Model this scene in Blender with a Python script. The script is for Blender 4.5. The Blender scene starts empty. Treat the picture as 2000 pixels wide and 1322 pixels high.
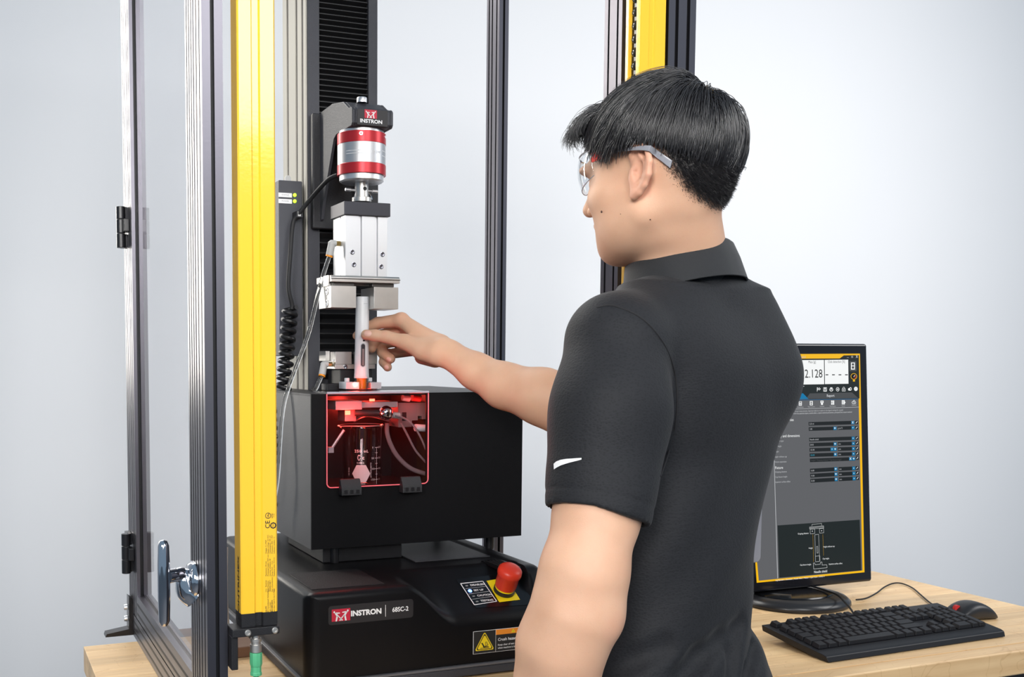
import bpy, bmesh, math, random
import numpy as np
from mathutils import Vector, Matrix, Quaternion

# ------------------------------------------------------------------ camera, world, lights, exposure
sc = bpy.context.scene
COL = sc.collection
R = math.radians
CAM = np.array([0.0, 0.0, 1.40]); FPX = 2000.0; PPX, PPY = 690.0, 840.0
PITCH, YAW = R(4.0), R(20.56)
cd = bpy.data.cameras.new('camera'); cam = bpy.data.objects.new('camera', cd); COL.objects.link(cam)
cam.location = CAM; cam.rotation_euler = (R(90) - PITCH, 0, -YAW)
cd.sensor_width = 36; cd.lens = 36; cd.shift_x = (1000 - PPX) / 2000; cd.shift_y = (PPY - 661) / 2000
cd.clip_start = 0.05
sc.camera = cam
sc.view_settings.view_transform = 'Standard'; sc.view_settings.look = 'None'
sc.view_settings.gamma = 1; sc.view_settings.use_curve_mapping = False
sc.view_settings.exposure = 0.0
sc.cycles.max_bounces = 8; sc.cycles.transparent_max_bounces = 16
sc.cycles.caustics_reflective = False; sc.cycles.caustics_refractive = False
sc.cycles.sample_clamp_indirect = 6

wd = bpy.data.worlds.new('studio'); sc.world = wd; wd.use_nodes = True
bg = wd.node_tree.nodes['Background']; bg.inputs[0].default_value = (0.56, 0.79, 1.03, 1); bg.inputs[1].default_value = 0.32

def area(name, loc, target, sx, sy, power, col=(1, 1, 1), spread=180):
    l = bpy.data.lights.new(name, 'AREA'); l.shape = 'RECTANGLE'; l.size = sx; l.size_y = sy
    l.energy = power; l.color = col; l.spread = R(spread)
    o = bpy.data.objects.new(name, l); COL.objects.link(o); o.location = loc
    o.rotation_euler = (Vector(target) - Vector(loc)).to_track_quat('-Z', 'Y').to_euler()
    return o
area('key_softbox', (-2.3, -2.0, 3.0), (0.8, 1.3, 1.75), 1.3, 1.5, 21, (1, 0.97, 0.93), 60)
area('top_softbox', (1.2, -1.6, 3.12), (0.7, 1.4, 1.5), 1.0, 1.6, 52, (1, 0.99, 0.98))
area('front_fill', (-0.3, -1.4, 2.2), (0.42, 1.8, 1.55), 0.9, 0.9, 3.4, (1, 0.985, 0.97), 45)  # added unseen fill that brightens the pen and the hand
area('rim_softbox', (-0.19, 3.15, 2.2), (0.45, 1.5, 1.7), 0.17, 1.8, 6.5, (1, 0.95, 0.86), 80)
area('back_fill', (0.35, 3.1, 3.05), (0.8, 1.5, 1.3), 1.6, 0.7, 8, (1, 0.97, 0.92), 70)  # added above the view for sheen on tops and left faces
area('wall_fill', (3.4, 0.7, 2.6), (2.9, 3.4, 1.45), 1.5, 1.2, 41, (1, 0.985, 0.975), 150)  # added unseen light that grades the back wall

# ------------------------------------------------------------------ geometry helpers
_r = np.array([math.cos(YAW), -math.sin(YAW), 0]); _fh = np.array([math.sin(YAW), math.cos(YAW), 0])
_f = _fh * math.cos(PITCH) + np.array([0, 0, -math.sin(PITCH)]); _u = np.cross(_r, _f)
def ray(x, y): return _f + _r * (x - PPX) / FPX - _u * (y - PPY) / FPX
def at(x, y, Z): return CAM + Z * ray(x, y)                   # sight line at a distance
def on(ax, v, x, y):
    d = ray(x, y); return CAM + d * (v - CAM[ax]) / d[ax]
def onX(x, y, v): return on(0, v, x, y)
def onY(x, y, v): return on(1, v, x, y)
def onZ(x, y, v): return on(2, v, x, y)

MATS = {}
def mat(name, col, rough=0.5, metal=0.0, spec=0.5, noise=0.0, nscale=60, bump=0.0, bscale=300, trans=0.0, ior=1.45, alpha=1.0,
        emit=None, estr=0.0, coat=0.0, sss=0.0, sheen=0.0, aniso=0.0):
    if name in MATS: return MATS[name]
    m = bpy.data.materials.new(name); m.use_nodes = True; nt = m.node_tree; b = nt.nodes['Principled BSDF']
    c4 = (*col, 1); b.inputs['Base Color'].default_value = c4
    b.inputs['Roughness'].default_value = rough; b.inputs['Metallic'].default_value = metal
    b.inputs['Specular IOR Level'].default_value = spec; b.inputs['IOR'].default_value = ior
    b.inputs['Transmission Weight'].default_value = trans; b.inputs['Alpha'].default_value = alpha
    b.inputs['Coat Weight'].default_value = coat; b.inputs['Coat Roughness'].default_value = 0.08
    b.inputs['Sheen Weight'].default_value = sheen
    b.inputs['Anisotropic'].default_value = aniso
    if sss: b.inputs['Subsurface Weight'].default_value = sss; b.inputs['Subsurface Radius'].default_value = (0.010, 0.004, 0.002); b.inputs['Subsurface Scale'].default_value = 1
    if emit: b.inputs['Emission Color'].default_value = (*emit, 1); b.inputs['Emission Strength'].default_value = estr
    if noise or bump:
        tc = nt.nodes.new('ShaderNodeTexCoord')
        if noise:
            n = nt.nodes.new('ShaderNodeTexNoise'); n.inputs['Scale'].default_value = nscale; n.inputs['Detail'].default_value = 4
            nt.links.new(tc.outputs['Object'], n.inputs['Vector'])
            mx = nt.nodes.new('ShaderNodeMixRGB'); mx.inputs[1].default_value = tuple(max(0, c * (1 - noise)) for c in col) + (1,); mx.inputs[2].default_value = tuple(min(1, c * (1 + noise)) for c in col) + (1,)
            nt.links.new(n.outputs['Fac'], mx.inputs[0]); nt.links.new(mx.outputs[0], b.inputs['Base Color'])
        if bump:
            n2 = nt.nodes.new('ShaderNodeTexNoise'); n2.inputs['Scale'].default_value = bscale; n2.inputs['Detail'].default_value = 2
            nt.links.new(tc.outputs['Object'], n2.inputs['Vector'])
            bp = nt.nodes.new('ShaderNodeBump'); bp.inputs['Strength'].default_value = bump; bp.inputs['Distance'].default_value = 0.002
            nt.links.new(n2.outputs['Fac'], bp.inputs['Height']); nt.links.new(bp.outputs[0], b.inputs['Normal'])
    MATS[name] = m; return m

class MB:
    def __init__(s): s.v = []; s.f = []; s.mi = []; s.m = 0
    def add(s, vs, fs):
        o = len(s.v); s.v += [tuple(float(c) for c in v) for v in vs]
        s.f += [tuple(i + o for i in f) for f in fs]; s.mi += [s.m] * len(fs); return s
    def box(s, x0, x1, y0, y1, z0, z1):
        x0, x1 = sorted((x0, x1)); y0, y1 = sorted((y0, y1)); z0, z1 = sorted((z0, z1))
        return s.add([(x0,y0,z0),(x1,y0,z0),(x1,y1,z0),(x0,y1,z0),(x0,y0,z1),(x1,y0,z1),(x1,y1,z1),(x0,y1,z1)],
              [(0,3,2,1),(4,5,6,7),(0,1,5,4),(1,2,6,5),(2,3,7,6),(3,0,4,7)])
    def cyl(s, p0, p1, r, r1=None, n=24):
        r1 = r if r1 is None else r1
        p0 = Vector(p0); p1 = Vector(p1); d = (p1 - p0).normalized(); a = d.orthogonal().normalized(); b = d.cross(a)
        vs = []
        for p, rr in ((p0, r), (p1, r1)):
            for i in range(n):
                t = 2 * math.pi * i / n; vs.append(p + (a * math.cos(t) + b * math.sin(t)) * rr)
        return s.add(vs, [(i, (i + 1) % n, n + (i + 1) % n, n + i) for i in range(n)] + [tuple(range(n - 1, -1, -1)), tuple(range(n, 2 * n))])
    def lathe(s, prof, c=(0, 0, 0), n=40, axis=(0, 0, 1)):
        d = Vector(axis).normalized(); a = d.orthogonal().normalized(); b = d.cross(a); c = Vector(c); vs = []; m = len(prof)
        for r, z in prof:
            for i in range(n):
                t = 2 * math.pi * i / n; vs.append(c + d * z + (a * math.cos(t) + b * math.sin(t)) * r)
        fs = [(k * n + i, k * n + (i + 1) % n, (k + 1) * n + (i + 1) % n, (k + 1) * n + i) for k in range(m - 1) for i in range(n)]
        if prof[0][0] > 1e-6: fs.append(tuple(range(n - 1, -1, -1)))
        if prof[-1][0] > 1e-6: fs.append(tuple(range((m - 1) * n, m * n)))
        return s.add(vs, fs)
    def tube(s, pts, r, n=10, smooth=6):
        pts = [Vector(p) for p in pts]
        rs = list(r) if hasattr(r, '__len__') else [r] * len(pts)
        if smooth and len(pts) > 2:
            P = [pts[0]] + pts + [pts[-1]]; RR = [rs[0]] + rs + [rs[-1]]; out = []; ro = []
            for i in range(1, len(P) - 2):
                for k in range(smooth):
                    t = k / smooth; p0, p1, p2, p3 = P[i-1:i+3]
                    out.append(0.5 * ((2*p1) + (-p0+p2)*t + (2*p0-5*p1+4*p2-p3)*t*t + (-p0+3*p1-3*p2+p3)*t**3)); ro.append(RR[i]*(1-t)+RR[i+1]*t)
            out.append(pts[-1]); ro.append(rs[-1]); pts, rs = out, ro
        m = len(pts); vs = []; a = None
        for i in range(m):
            d = (pts[min(i+1, m-1)] - pts[max(i-1, 0)]).normalized()
            a = d.orthogonal().normalized() if a is None else (a - d * a.dot(d)).normalized()
            b = d.cross(a)
            for k in range(n):
                t = 2 * math.pi * k / n; vs.append(pts[i] + (a * math.cos(t) + b * math.sin(t)) * rs[i])
        fs = [(i*n+k, i*n+(k+1) % n, (i+1)*n+(k+1) % n, (i+1)*n+k) for i in range(m-1) for k in range(n)]
        fs += [tuple(range(n-1, -1, -1)), tuple(range((m-1)*n, m*n))]
        return s.add(vs, fs)
    def prism(s, poly, axis, a, b):          # closed polygon in the two other axes, extruded along axis
        def P(u, v, w): return {'x': (w, u, v), 'y': (u, w, v), 'z': (u, v, w)}[axis]
        n = len(poly); vs = [P(u, v, a) for u, v in poly] + [P(u, v, b) for u, v in poly]
        return s.add(vs, [tuple(range(n - 1, -1, -1)), tuple(range(n, 2 * n))] + [(i, (i + 1) % n, n + (i + 1) % n, n + i) for i in range(n)])
    def quad(s, *p): return s.add(p, [tuple(range(len(p)))])
    def text(s, txt, size, o, ux, uy, align='CENTER', bold=0.0, sx=1.0):
        vs, fs = glyphs(txt, align, bold); o = Vector(o); ux = Vector(ux) * size * sx; uy = Vector(uy) * size
        return s.add([o + ux * x + uy * y for x, y in vs], fs)
    def build(s, name, mats, parent=None, bevel=0.0, seg=2, smooth=35, sub=0, kind=None, label=None):
        me = bpy.data.meshes.new(name); me.from_pydata(s.v, [], s.f)
        mats = mats if isinstance(mats, (list, tuple)) else [mats]
        for m in mats: me.materials.append(m)
        me.polygons.foreach_set('material_index', s.mi)
        bm = bmesh.new(); bm.from_mesh(me); bmesh.ops.recalc_face_normals(bm, faces=bm.faces); bm.to_mesh(me); bm.free()
        if smooth:
            me.shade_smooth(); me.set_sharp_from_angle(angle=R(smooth))
        o = bpy.data.objects.new(name, me); COL.objects.link(o)
        if bevel:
            md = o.modifiers.new('bevel', 'BEVEL'); md.width = bevel; md.segments = seg; md.limit_method = 'ANGLE'; md.angle_limit = R(40)
            md.harden_normals = True
        if sub:
            md = o.modifiers.new('sub', 'SUBSURF'); md.levels = sub; md.render_levels = sub
        if parent is not None: adopt(o, parent)
        if kind: o['kind'] = kind
        if label: o['label'] = label
        return o
def adopt(o, parent):
    o.parent = parent
    if parent.type == 'EMPTY' and not parent.get('local'): o.matrix_parent_inverse = Matrix.Translation(-parent.location)
def adopt2(o, root):                                         # world-built part under a turned root
    o.parent = root; o.matrix_parent_inverse = (Matrix.Translation(root.location) @ root.rotation_euler.to_matrix().to_4x4()).inverted()
_G = {}
def glyphs(txt, align, bold):
    k = (txt, align, bold)
    if k not in _G:
        c = bpy.data.curves.new('t', 'FONT'); c.body = txt; c.align_x = align; c.align_y = 'CENTER'; c.size = 1; c.offset = bold; c.resolution_u = 3
        o = bpy.data.objects.new('t', c); COL.objects.link(o)
        dg = bpy.context.evaluated_depsgraph_get(); me = bpy.data.meshes.new_from_object(o.evaluated_get(dg))
        _G[k] = ([(v.co.x, v.co.y) for v in me.vertices], [tuple(p.vertices) for p in me.polygons])
        bpy.data.objects.remove(o); bpy.data.curves.remove(c); bpy.data.meshes.remove(me)
    return _G[k]
def tag(o, label, cat, group=None):
    o['label'] = label; o['category'] = cat
    if group: o['group'] = group
    return o
def thing(name, label, cat, loc=(0, 0, 0), group=None, local=False, rotz=0.0):
    o = bpy.data.objects.new(name, None); COL.objects.link(o); o.location = loc; o.rotation_euler = (0, 0, rotz); o.empty_display_size = 0.05
    if local: o['local'] = 1
    return tag(o, label, cat, group)
def struct(o): o['kind'] = 'structure'; return o

# ------------------------------------------------------------------ materials
M_blk = mat('powder_black', (0.012, 0.012, 0.014), 0.42, bump=0.25, bscale=900)
M_blk2 = mat('textured_black', (0.020, 0.020, 0.023), 0.5, bump=0.4, bscale=700)
M_gry = mat('textured_slate', (0.045, 0.046, 0.055), 0.5, bump=0.4, bscale=800)
M_box = mat('box_black', (0.003, 0.003, 0.004), 0.55, spec=.2, bump=0.3, bscale=900)
M_gloss = mat('gloss_black', (0.006, 0.006, 0.007), 0.18)
M_rub = mat('rubber', (0.010, 0.010, 0.011), 0.6)
M_ano = mat('anodised_extrusion', (0.14, 0.135, 0.155), 0.36, metal=1.0, bump=0.03, bscale=300)
M_slot = mat('slot_shade', (0.006, 0.006, 0.008), 0.5)  # shade inside slots and holes, put into the colour
M_yel = mat('yellow_enamel', (0.90, 0.52, 0.035), 0.16, spec=0.6, coat=0.6, bump=0.05, bscale=220)
M_alu = mat('satin_aluminium', (0.80, 0.80, 0.82), 0.38, metal=.9, bump=0.02, bscale=500)
M_alu2 = mat('milled_aluminium', (0.72, 0.73, 0.76), 0.38, metal=0.85)
M_stl = mat('ground_steel', (0.66, 0.64, 0.61), 0.38, metal=.9, noise=0.10, nscale=40)
M_chr = mat('chrome', (0.75, 0.76, 0.80), 0.06, metal=1.0)
M_brs = mat('brass', (0.62, 0.43, 0.16), 0.3, metal=1.0)
M_red = mat('red_anodised', (0.50, 0.025, 0.035), 0.32, metal=0.35)
M_wht = mat('white_plastic', (0.82, 0.83, 0.85), 0.35)
M_ivory = mat('ivory_plastic', (0.50, 0.50, 0.49), 0.45)
M_org = mat('orange_plastic', (0.95, 0.33, 0.02), 0.4)
M_grn = mat('green_plastic', (0.09, 0.42, 0.21), 0.45)
M_clear = mat('clear_tube', (0.92, 0.93, 0.92), 0.04, trans=0.95, ior=1.3)
M_print = mat('white_print', (0.85, 0.85, 0.86), 0.6)
M_pblk = mat('black_print', (0.02, 0.02, 0.02), 0.6)
M_logo = mat('logo_red', (0.55, 0.02, 0.05), 0.5)
def thin_clear(name, col, alpha_mix, rough=0.03, gloss=1.0):
    m = bpy.data.materials.new(name); m.use_nodes = True; nt = m.node_tree; nt.nodes.remove(nt.nodes['Principled BSDF'])
    out = nt.nodes['Material Output']; t = nt.nodes.new('ShaderNodeBsdfTransparent'); t.inputs[0].default_value = (*col, 1)
    g = nt.nodes.new('ShaderNodeBsdfGlossy'); g.inputs['Roughness'].default_value = rough; g.inputs[0].default_value = (gloss, gloss, gloss, 1)
    fr = nt.nodes.new('ShaderNodeFresnel'); fr.inputs[0].default_value = alpha_mix
    ge = nt.nodes.new('ShaderNodeNewGeometry'); iv = nt.nodes.new('ShaderNodeMath'); iv.operation = 'SUBTRACT'; iv.inputs[0].default_value = 1; nt.links.new(ge.outputs['Backfacing'], iv.inputs[1])
    ml = nt.nodes.new('ShaderNodeMath'); ml.operation = 'MULTIPLY'; nt.links.new(fr.outputs[0], ml.inputs[0]); nt.links.new(iv.outputs[0], ml.inputs[1])
    mx = nt.nodes.new('ShaderNodeMixShader'); nt.links.new(ml.outputs[0], mx.inputs[0]); nt.links.new(t.outputs[0], mx.inputs[1]); nt.links.new(g.outputs[0], mx.inputs[2])
    nt.links.new(mx.outputs[0], out.inputs[0]); MATS[name] = m; return m
M_pane = thin_clear('polycarbonate', (0.985, 0.985, 0.99), 1.15)
M_acr = thin_clear('clear_acrylic', (0.93, 0.90, 0.91), 1.35)
M_glass = thin_clear('beaker_glass', (0.92, 0.90, 0.90), 1.7)
M_lens = thin_clear('goggle_lens', (0.93, 0.94, 0.95), 1.5)

# ------------------------------------------------------------------ room
M_wall = mat('wall_paint', (0.86, 0.86, 0.87), 0.85, noise=0.01, nscale=3)
struct(MB().box(-5.5, 7.5, 3.4, 3.5, 0, 4.2).build('wall_back', M_wall))
struct(MB().box(-5.5, 7.5, -4.5, 3.5, -0.1, 0).build('floor', mat('floor_vinyl', (0.22, 0.22, 0.23), 0.5, noise=0.1, nscale=4)))

# ------------------------------------------------------------------ workbench: laminated maple staves on a steel frame
def wood_mat(name, base):
    m = bpy.data.materials.new(name); m.use_nodes = True; nt = m.node_tree; b = nt.nodes['Principled BSDF']; b.inputs['Roughness'].default_value = 0.42
    tc = nt.nodes.new('ShaderNodeTexCoord'); mp = nt.nodes.new('ShaderNodeMapping'); mp.inputs['Scale'].default_value = (2.2, 26, 26)
    oi = nt.nodes.new('ShaderNodeObjectInfo'); ad = nt.nodes.new('ShaderNodeVectorMath'); ad.operation = 'ADD'
    nt.links.new(tc.outputs['Object'], ad.inputs[0]); nt.links.new(oi.outputs['Random'], ad.inputs[1]); nt.links.new(ad.outputs[0], mp.inputs[0])
    n = nt.nodes.new('ShaderNodeTexNoise'); n.inputs['Scale'].default_value = 2.2; n.inputs['Detail'].default_value = 6; nt.links.new(mp.outputs[0], n.inputs['Vector'])
    cr = nt.nodes.new('ShaderNodeValToRGB'); e = cr.color_ramp.elements
    e[0].position = 0.3; e[0].color = (base[0]*.82, base[1]*.75, base[2]*.68, 1); e[1].position = 0.66; e[1].color = (*base, 1)
    nt.links.new(n.outputs['Fac'], cr.inputs[0])
    hv = nt.nodes.new('ShaderNodeHueSaturation'); mr = nt.nodes.new('ShaderNodeMapRange'); mr.inputs[3].default_value = 0.84; mr.inputs[4].default_value = 1.08
    nt.links.new(oi.outputs['Random'], mr.inputs[0]); nt.links.new(mr.outputs[0], hv.inputs['Value']); nt.links.new(cr.outputs[0], hv.inputs['Color'])
    # a few thin dark scratches
    n3 = nt.nodes.new('ShaderNodeTexNoise'); n3.inputs['Scale'].default_value = 9; n3.inputs['Distortion'].default_value = 1.2; nt.links.new(tc.outputs['Object'], n3.inputs['Vector'])
    c3 = nt.nodes.new('ShaderNodeValToRGB'); f = c3.color_ramp.elements; f[0].position = 0.492; f[0].color = (1, 1, 1, 1); f[1].position = 0.508; f[1].color = (1, 1, 1, 1)
    q = c3.color_ramp.elements.new(0.5); q.color = (0.80, 0.74, 0.68, 1)
    nt.links.new(n3.outputs['Fac'], c3.inputs[0])
    mu = nt.nodes.new('ShaderNodeMixRGB'); mu.blend_type = 'MULTIPLY'; mu.inputs[0].default_value = 0.7
    nt.links.new(hv.outputs[0], mu.inputs[1]); nt.links.new(c3.outputs[0], mu.inputs[2]); nt.links.new(mu.outputs[0], b.inputs['Base Color'])
    MATS[name] = m; return m
M_wood = wood_mat('maple', (0.86, 0.60, 0.325))
DZ = 0.87
wb = thing('workbench', 'long maple butcher-block workbench carrying the testing machine and the computer', 'workbench', (1.13, 1.6, 0))
random.seed(4)
y = 1.288; k = 0
BX0, BX1 = 0.186, 2.105
while y < 1.91:
    w = min(random.choice((0.038, 0.044, 0.05)), 1.914 - y)
    if 1.914 - (y + w) < 0.02: w = 1.914 - y
    cut = BX0 + (BX1 - BX0) * random.uniform(0.25, 0.8)
    for a, b in ((BX0, cut), (cut, BX1)):
        MB().box(a + 0.0002, b - 0.0002, y + 0.0002, y + w - 0.0002, DZ - 0.046, DZ).build('stave', M_wood, wb, bevel=0.0006 if k else 0.004, seg=2)
    y += w; k += 1
M_leg = mat('steel_frame', (0.03, 0.03, 0.033), 0.5)
for x in (0.27, 2.02):
    for yy in (1.34, 1.86): MB().box(x - .03, x + .03, yy - .03, yy + .03, 0, DZ - 0.046).build('leg', M_leg, wb, bevel=0.003)
for yy in (1.34, 1.86): MB().box(0.30, 1.99, yy - .02, yy + .02, DZ - 0.11, DZ - 0.046).build('apron', M_leg, wb)

# ------------------------------------------------------------------ guard enclosure of slotted extrusion
def tslot(mb, x0, x1, y0, y1, z0, z1, front=(), right=(), back=(), left=(), sw=0.006, sd=0.006, axis='z'):
    pts = []; dark = []
    def edge(p, q, nrm, pos):
        L = math.hypot(q[0] - p[0], q[1] - p[1]); d = ((q[0] - p[0]) / L, (q[1] - p[1]) / L)
        pts.append(p); dark.append(False)
        for t in sorted(pos):
            for s_, e in ((-.5, 0), (-.5, 1), (.5, 1), (.5, 0)):
                c = t * L + s_ * sw
                pts.append((p[0] + d[0] * c - nrm[0] * sd * e, p[1] + d[1] * c - nrm[1] * sd * e)); dark.append((s_, e) != (.5, 0))
    edge((x0, y0), (x1, y0), (0, -1), front); edge((x1, y0), (x1, y1), (1, 0), right)
    edge((x1, y1), (x0, y1), (0, 1), back); edge((x0, y1), (x0, y0), (-1, 0), left)
    n = len(pts)
    P = (lambda u, v, w: (u, v, w)) if axis == 'z' else (lambda u, v, w: (u, w, v)) if axis == 'y' else (lambda u, v, w: (w, u, v))
    vs = [P(u, v, z0) for u, v in pts] + [P(u, v, z1) for u, v in pts]
    mb.m = 0; mb.add(vs, [tuple(range(n - 1, -1, -1)), tuple(range(n, 2 * n))] + [(i, (i+1) % n, n + (i+1) % n, n + i) for i in range(n) if not dark[i]])
    mb.m = 1; mb.add(vs, [(i, (i+1) % n, n + (i+1) % n, n + i) for i in range(n) if dark[i]]); mb.m = 0
    return mb
ZT = 2.30
ANO = [M_ano, M_slot]
en = thing('safety_enclosure', 'tall machine guard frame of grey slotted aluminium extrusion standing on the bench', 'guard frame', (0.3, 1.3, DZ))
LX0, LX1 = 0.2835, 0.3105
tslot(MB(), LX0, LX1, 1.298, 1.345, DZ + .002, ZT, front=(.5,), left=(.3, .7), sw=.005).build('post', ANO, en)
tslot(MB(), LX0, LX1, 1.955, 2.0, DZ + .002, ZT, front=(.5,), left=(.3, .7), sw=.005).build('post', ANO, en)
tslot(MB(), 1.047, 1.069, 1.93, 1.985, DZ + .002, ZT, front=(.5,), left=(.2, .45, .8), sw=.005).build('post', ANO, en)
tslot(MB(), 0.9895, 1.039, 1.300, 1.345, DZ + .002, ZT, front=(.3, .72), left=(.5,), sw=.006).build('post', ANO, en)
tslot(MB(), 0.958, 0.985, 1.372, 1.419, DZ + .002, ZT, front=(.5,), left=(.25, .75), sw=.0045).build('post', ANO, en)
# lower left beam along the bench, upper frame
tslot(MB(), LX0, LX1, DZ + .001, DZ + .043, 1.347, 1.953, left=(), axis='y').build('bottom_beam', ANO, en)
for zc in (DZ + .013, DZ + .031): MB().box(LX0 - .0004, LX0 + .002, 1.35, 1.95, zc - .0022, zc + .0022).build('slot_shade_strip', M_slot, en)  # flat dark strips painted as the shade of the beam slots
for (a, b, c, d) in ((LX0, 1.069, 1.298, 1.345), (LX0, 1.069, 1.94, 1.985), (LX0, LX1, 1.345, 1.94), (1.04, 1.069, 1.345, 1.94)):
    MB().box(a, b, c, d, ZT, ZT + .04).build('top_beam', ANO, en)
MB().box(1.047, 1.069, 1.345, 1.93, DZ + .001, DZ + .04).build('bottom_beam', ANO, en)
# hinged left door (part) with stiles, rail, hinges and handle (sub-parts)
dp = MB().box(LX0 + .010, LX0 + .014, 1.395, 1.905, DZ + .085, ZT - .05).build('door', M_pane, en, label='clear polycarbonate door pane')
tslot(MB(), LX0, LX1, 1.351, 1.402, DZ + .046, ZT - .01, front=(.5,), left=(.22, .5, .78), back=(.5,), sw=.005).build('stile', ANO, dp)
tslot(MB(), LX0, LX1, 1.902, 1.950, DZ + .046, ZT - .01, front=(.35,), left=(.3, .7), sw=.006).build('stile', ANO, dp)
rl = MB(); tslot(rl, LX0, LX1, DZ + .046, DZ + .090, 1.402, 1.902, back=(.5,), axis='y'); rl.build('rail', ANO, dp)
for zc in (DZ + .056, DZ + .074): MB().box(LX0 - .0005, LX0 + .002, 1.403, 1.901, zc - .0022, zc + .0022).build('slot_shade_strip', M_slot, dp)
MB().box(LX0, LX1, 1.402, 1.902, ZT - .05, ZT - .01).build('rail', ANO, dp)
M_hinge = mat('hinge_black', (0.015, 0.015, 0.017), 0.25)
for zc in (1.645, 1.033):
    m = MB()
    m.cyl((LX0 - .012, 1.952, zc - .040), (LX0 - .012, 1.952, zc - .014), .0085); m.cyl((LX0 - .012, 1.952, zc - .013), (LX0 - .012, 1.952, zc + .012), .0085)
    m.cyl((LX0 - .012, 1.952, zc + .013), (LX0 - .012, 1.952, zc + .036), .0085)
    m.box(LX0 - .010, LX0 - .0005, 1.925, 1.952, zc - .012, zc + .011); m.box(LX0 - .010, LX0 - .0005, 1.952, 1.985, zc - .038, zc - .014); m.box(LX0 - .010, LX0 - .0005, 1.952, 1.985, zc + .014, zc + .036)
    m.build('hinge', M_hinge, dp, bevel=.001)
# foot bracket with bolts at the far post
m = MB(); m.prism([(0.232, DZ), (0.29, DZ), (0.29, DZ + .012), (0.285, DZ + .014), (0.283, DZ + .07), (0.277, DZ + .075), (0.276, DZ + .012), (0.234, DZ + .006)], 'y', 1.962, 1.99)
m.build('foot_bracket', M_hinge, en)
for zc in (DZ + .03, DZ + .052): MB().lathe([(0.0, -.004), (.005, -.004), (.006, 0), (.006, .002)], (0.273, 1.976, zc), 16, (1, 0, 0)).build('bolt', M_alu, en)
# handle: chrome T grip on a swan neck
hz, hy = 1.098, 1.372
m = MB(); prof = []
m.tube([(LX0 - .0005, hy, hz - .02), (LX0 - .010, hy, hz - .012), (LX0 - .018, hy - .002, hz + .008), (LX0 - .028, hy - .006, hz + .010), (LX0 - .040, hy - .012, hz + .010)], [.020, .0175, .0105, .0095, .0100], 20, 8)
hd = m.build('handle', M_chr, dp, label='chrome T-shaped door handle')
m = MB(); m.lathe([(0, -.062), (.005, -.0605), (.0075, -.054), (.0085, -.02), (.0085, .02), (.0075, .048), (.005, .0545), (0, .056)], (LX0 - .045, hy - .012, hz + .004), 24)
g = m.build('handle', M_chr, dp, smooth=80)
m = MB(); m.lathe([(.026, 0), (.026, .004), (.022, .009), (.012, .012), (0, .013)], (LX0 - .0005, hy, hz), 32, (-1, 0, 0)); m.build('handle_plate', M_chr, dp, smooth=60)

# ------------------------------------------------------------------ light curtains
def curtain(x0, x1, y0, z0, z1, label, lens_side, group):
    t = thing('light_curtain', label, 'light curtain', ((x0 + x1) / 2, y0 + .016, z0), group)
    w = x1 - x0
    prof = [(x0, y0 + .002), (x0 + .002, y0), (x0 + w*.36, y0), (x0 + w*.40, y0 + .003), (x0 + w*.56, y0 + .003), (x0 + w*.60, y0), (x1 - .002, y0), (x1, y0 + .002)]
    if lens_side < 0:                                        # lens window recessed in the left face
        prof += [(x1, y0 + .032), (x0, y0 + .032), (x0, y0 + .026), (x0 + .006, y0 + .024), (x0 + .006, y0 + .008), (x0, y0 + .006)]
    else:
        prof += [(x1, y0 + .006), (x1 - .006, y0 + .008), (x1 - .006, y0 + .024), (x1, y0 + .026), (x1, y0 + .032), (x0, y0 + .032)]
    MB().prism(prof, 'z', z0 + .018, z1).build('housing', M_yel, t, smooth=20)
    xw = x0 + .0061 if lens_side < 0 else x1 - .0061
    MB().box(xw - .001, xw + .001, y0 + .0085, y0 + .0235, z0 + .02, z1 - .01).build('lens_window', M_gloss, t)
    m = MB(); m.prism([(x0 + .0005, y0 + .0005), (x0 + w*.38, y0 + .0005), (x0 + w*.40, y0 + .004), (x0 + w*.56, y0 + .004), (x0 + w*.6, y0 + .0005), (x1 - .0005, y0 + .0005), (x1 - .0005, y0 + .0315), (x0 + .0005, y0 + .0315)], 'z', z0, z0 + .0178)
    m.build('end_cap', M_blk, t)
    return t, xw
cx0, cx1, cy0, cz0 = 0.3245, 0.374, 1.280, 1.050
GL = 'pair of yellow light curtains at the enclosure opening'
t, _ = curtain(cx0, cx1, cy0, cz0, ZT - .02, 'yellow safety light curtain on the left post with printed data plate and green plug', 1, GL)
# bracket, screws, plug and cable
m = MB(); m.box(.3115, cx1 + .001, cy0 - .004, cy0 + .030, cz0 - .0115, cz0 - .0005); m.box(.3115, .3205, cy0 + .002, cy0 + .028, cz0 - .056, cz0 - .0115); m.build('bracket', M_blk, t, bevel=.0012)
for x in (.332, .3685): MB().lathe([(.0042, 0), (.0042, .0016), (.0034, .0024), (.002, .0024), (.0016, .0012), (0, .0012)], (x, cy0 - .004, cz0 - .006), 18, (0, -1, 0)).build('screw', M_stl, t)
px, py_ = .3465, cy0 + .010
MB().lathe([(.0055, -.0118), (.0055, -.018), (.0075, -.018), (.0075, -.022), (.0065, -.0225), (.0065, -.026), (.0078, -.026), (.0078, -.036), (.005, -.0365)], (px, py_, cz0), 20).build('coupling_nut', M_stl, t, smooth=25)
MB().lathe([(.005, -.0366), (.0082, -.0368), (.0085, -.039), (.0085, -.052), (.0078, -.0545), (.0072, -.056), (.0072, -.063), (.0078, -.064), (.0078, -.0675), (.0050, -.069)], (px, py_, cz0), 10).build('plug', M_grn, t, smooth=20, label='green plug body')
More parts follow.
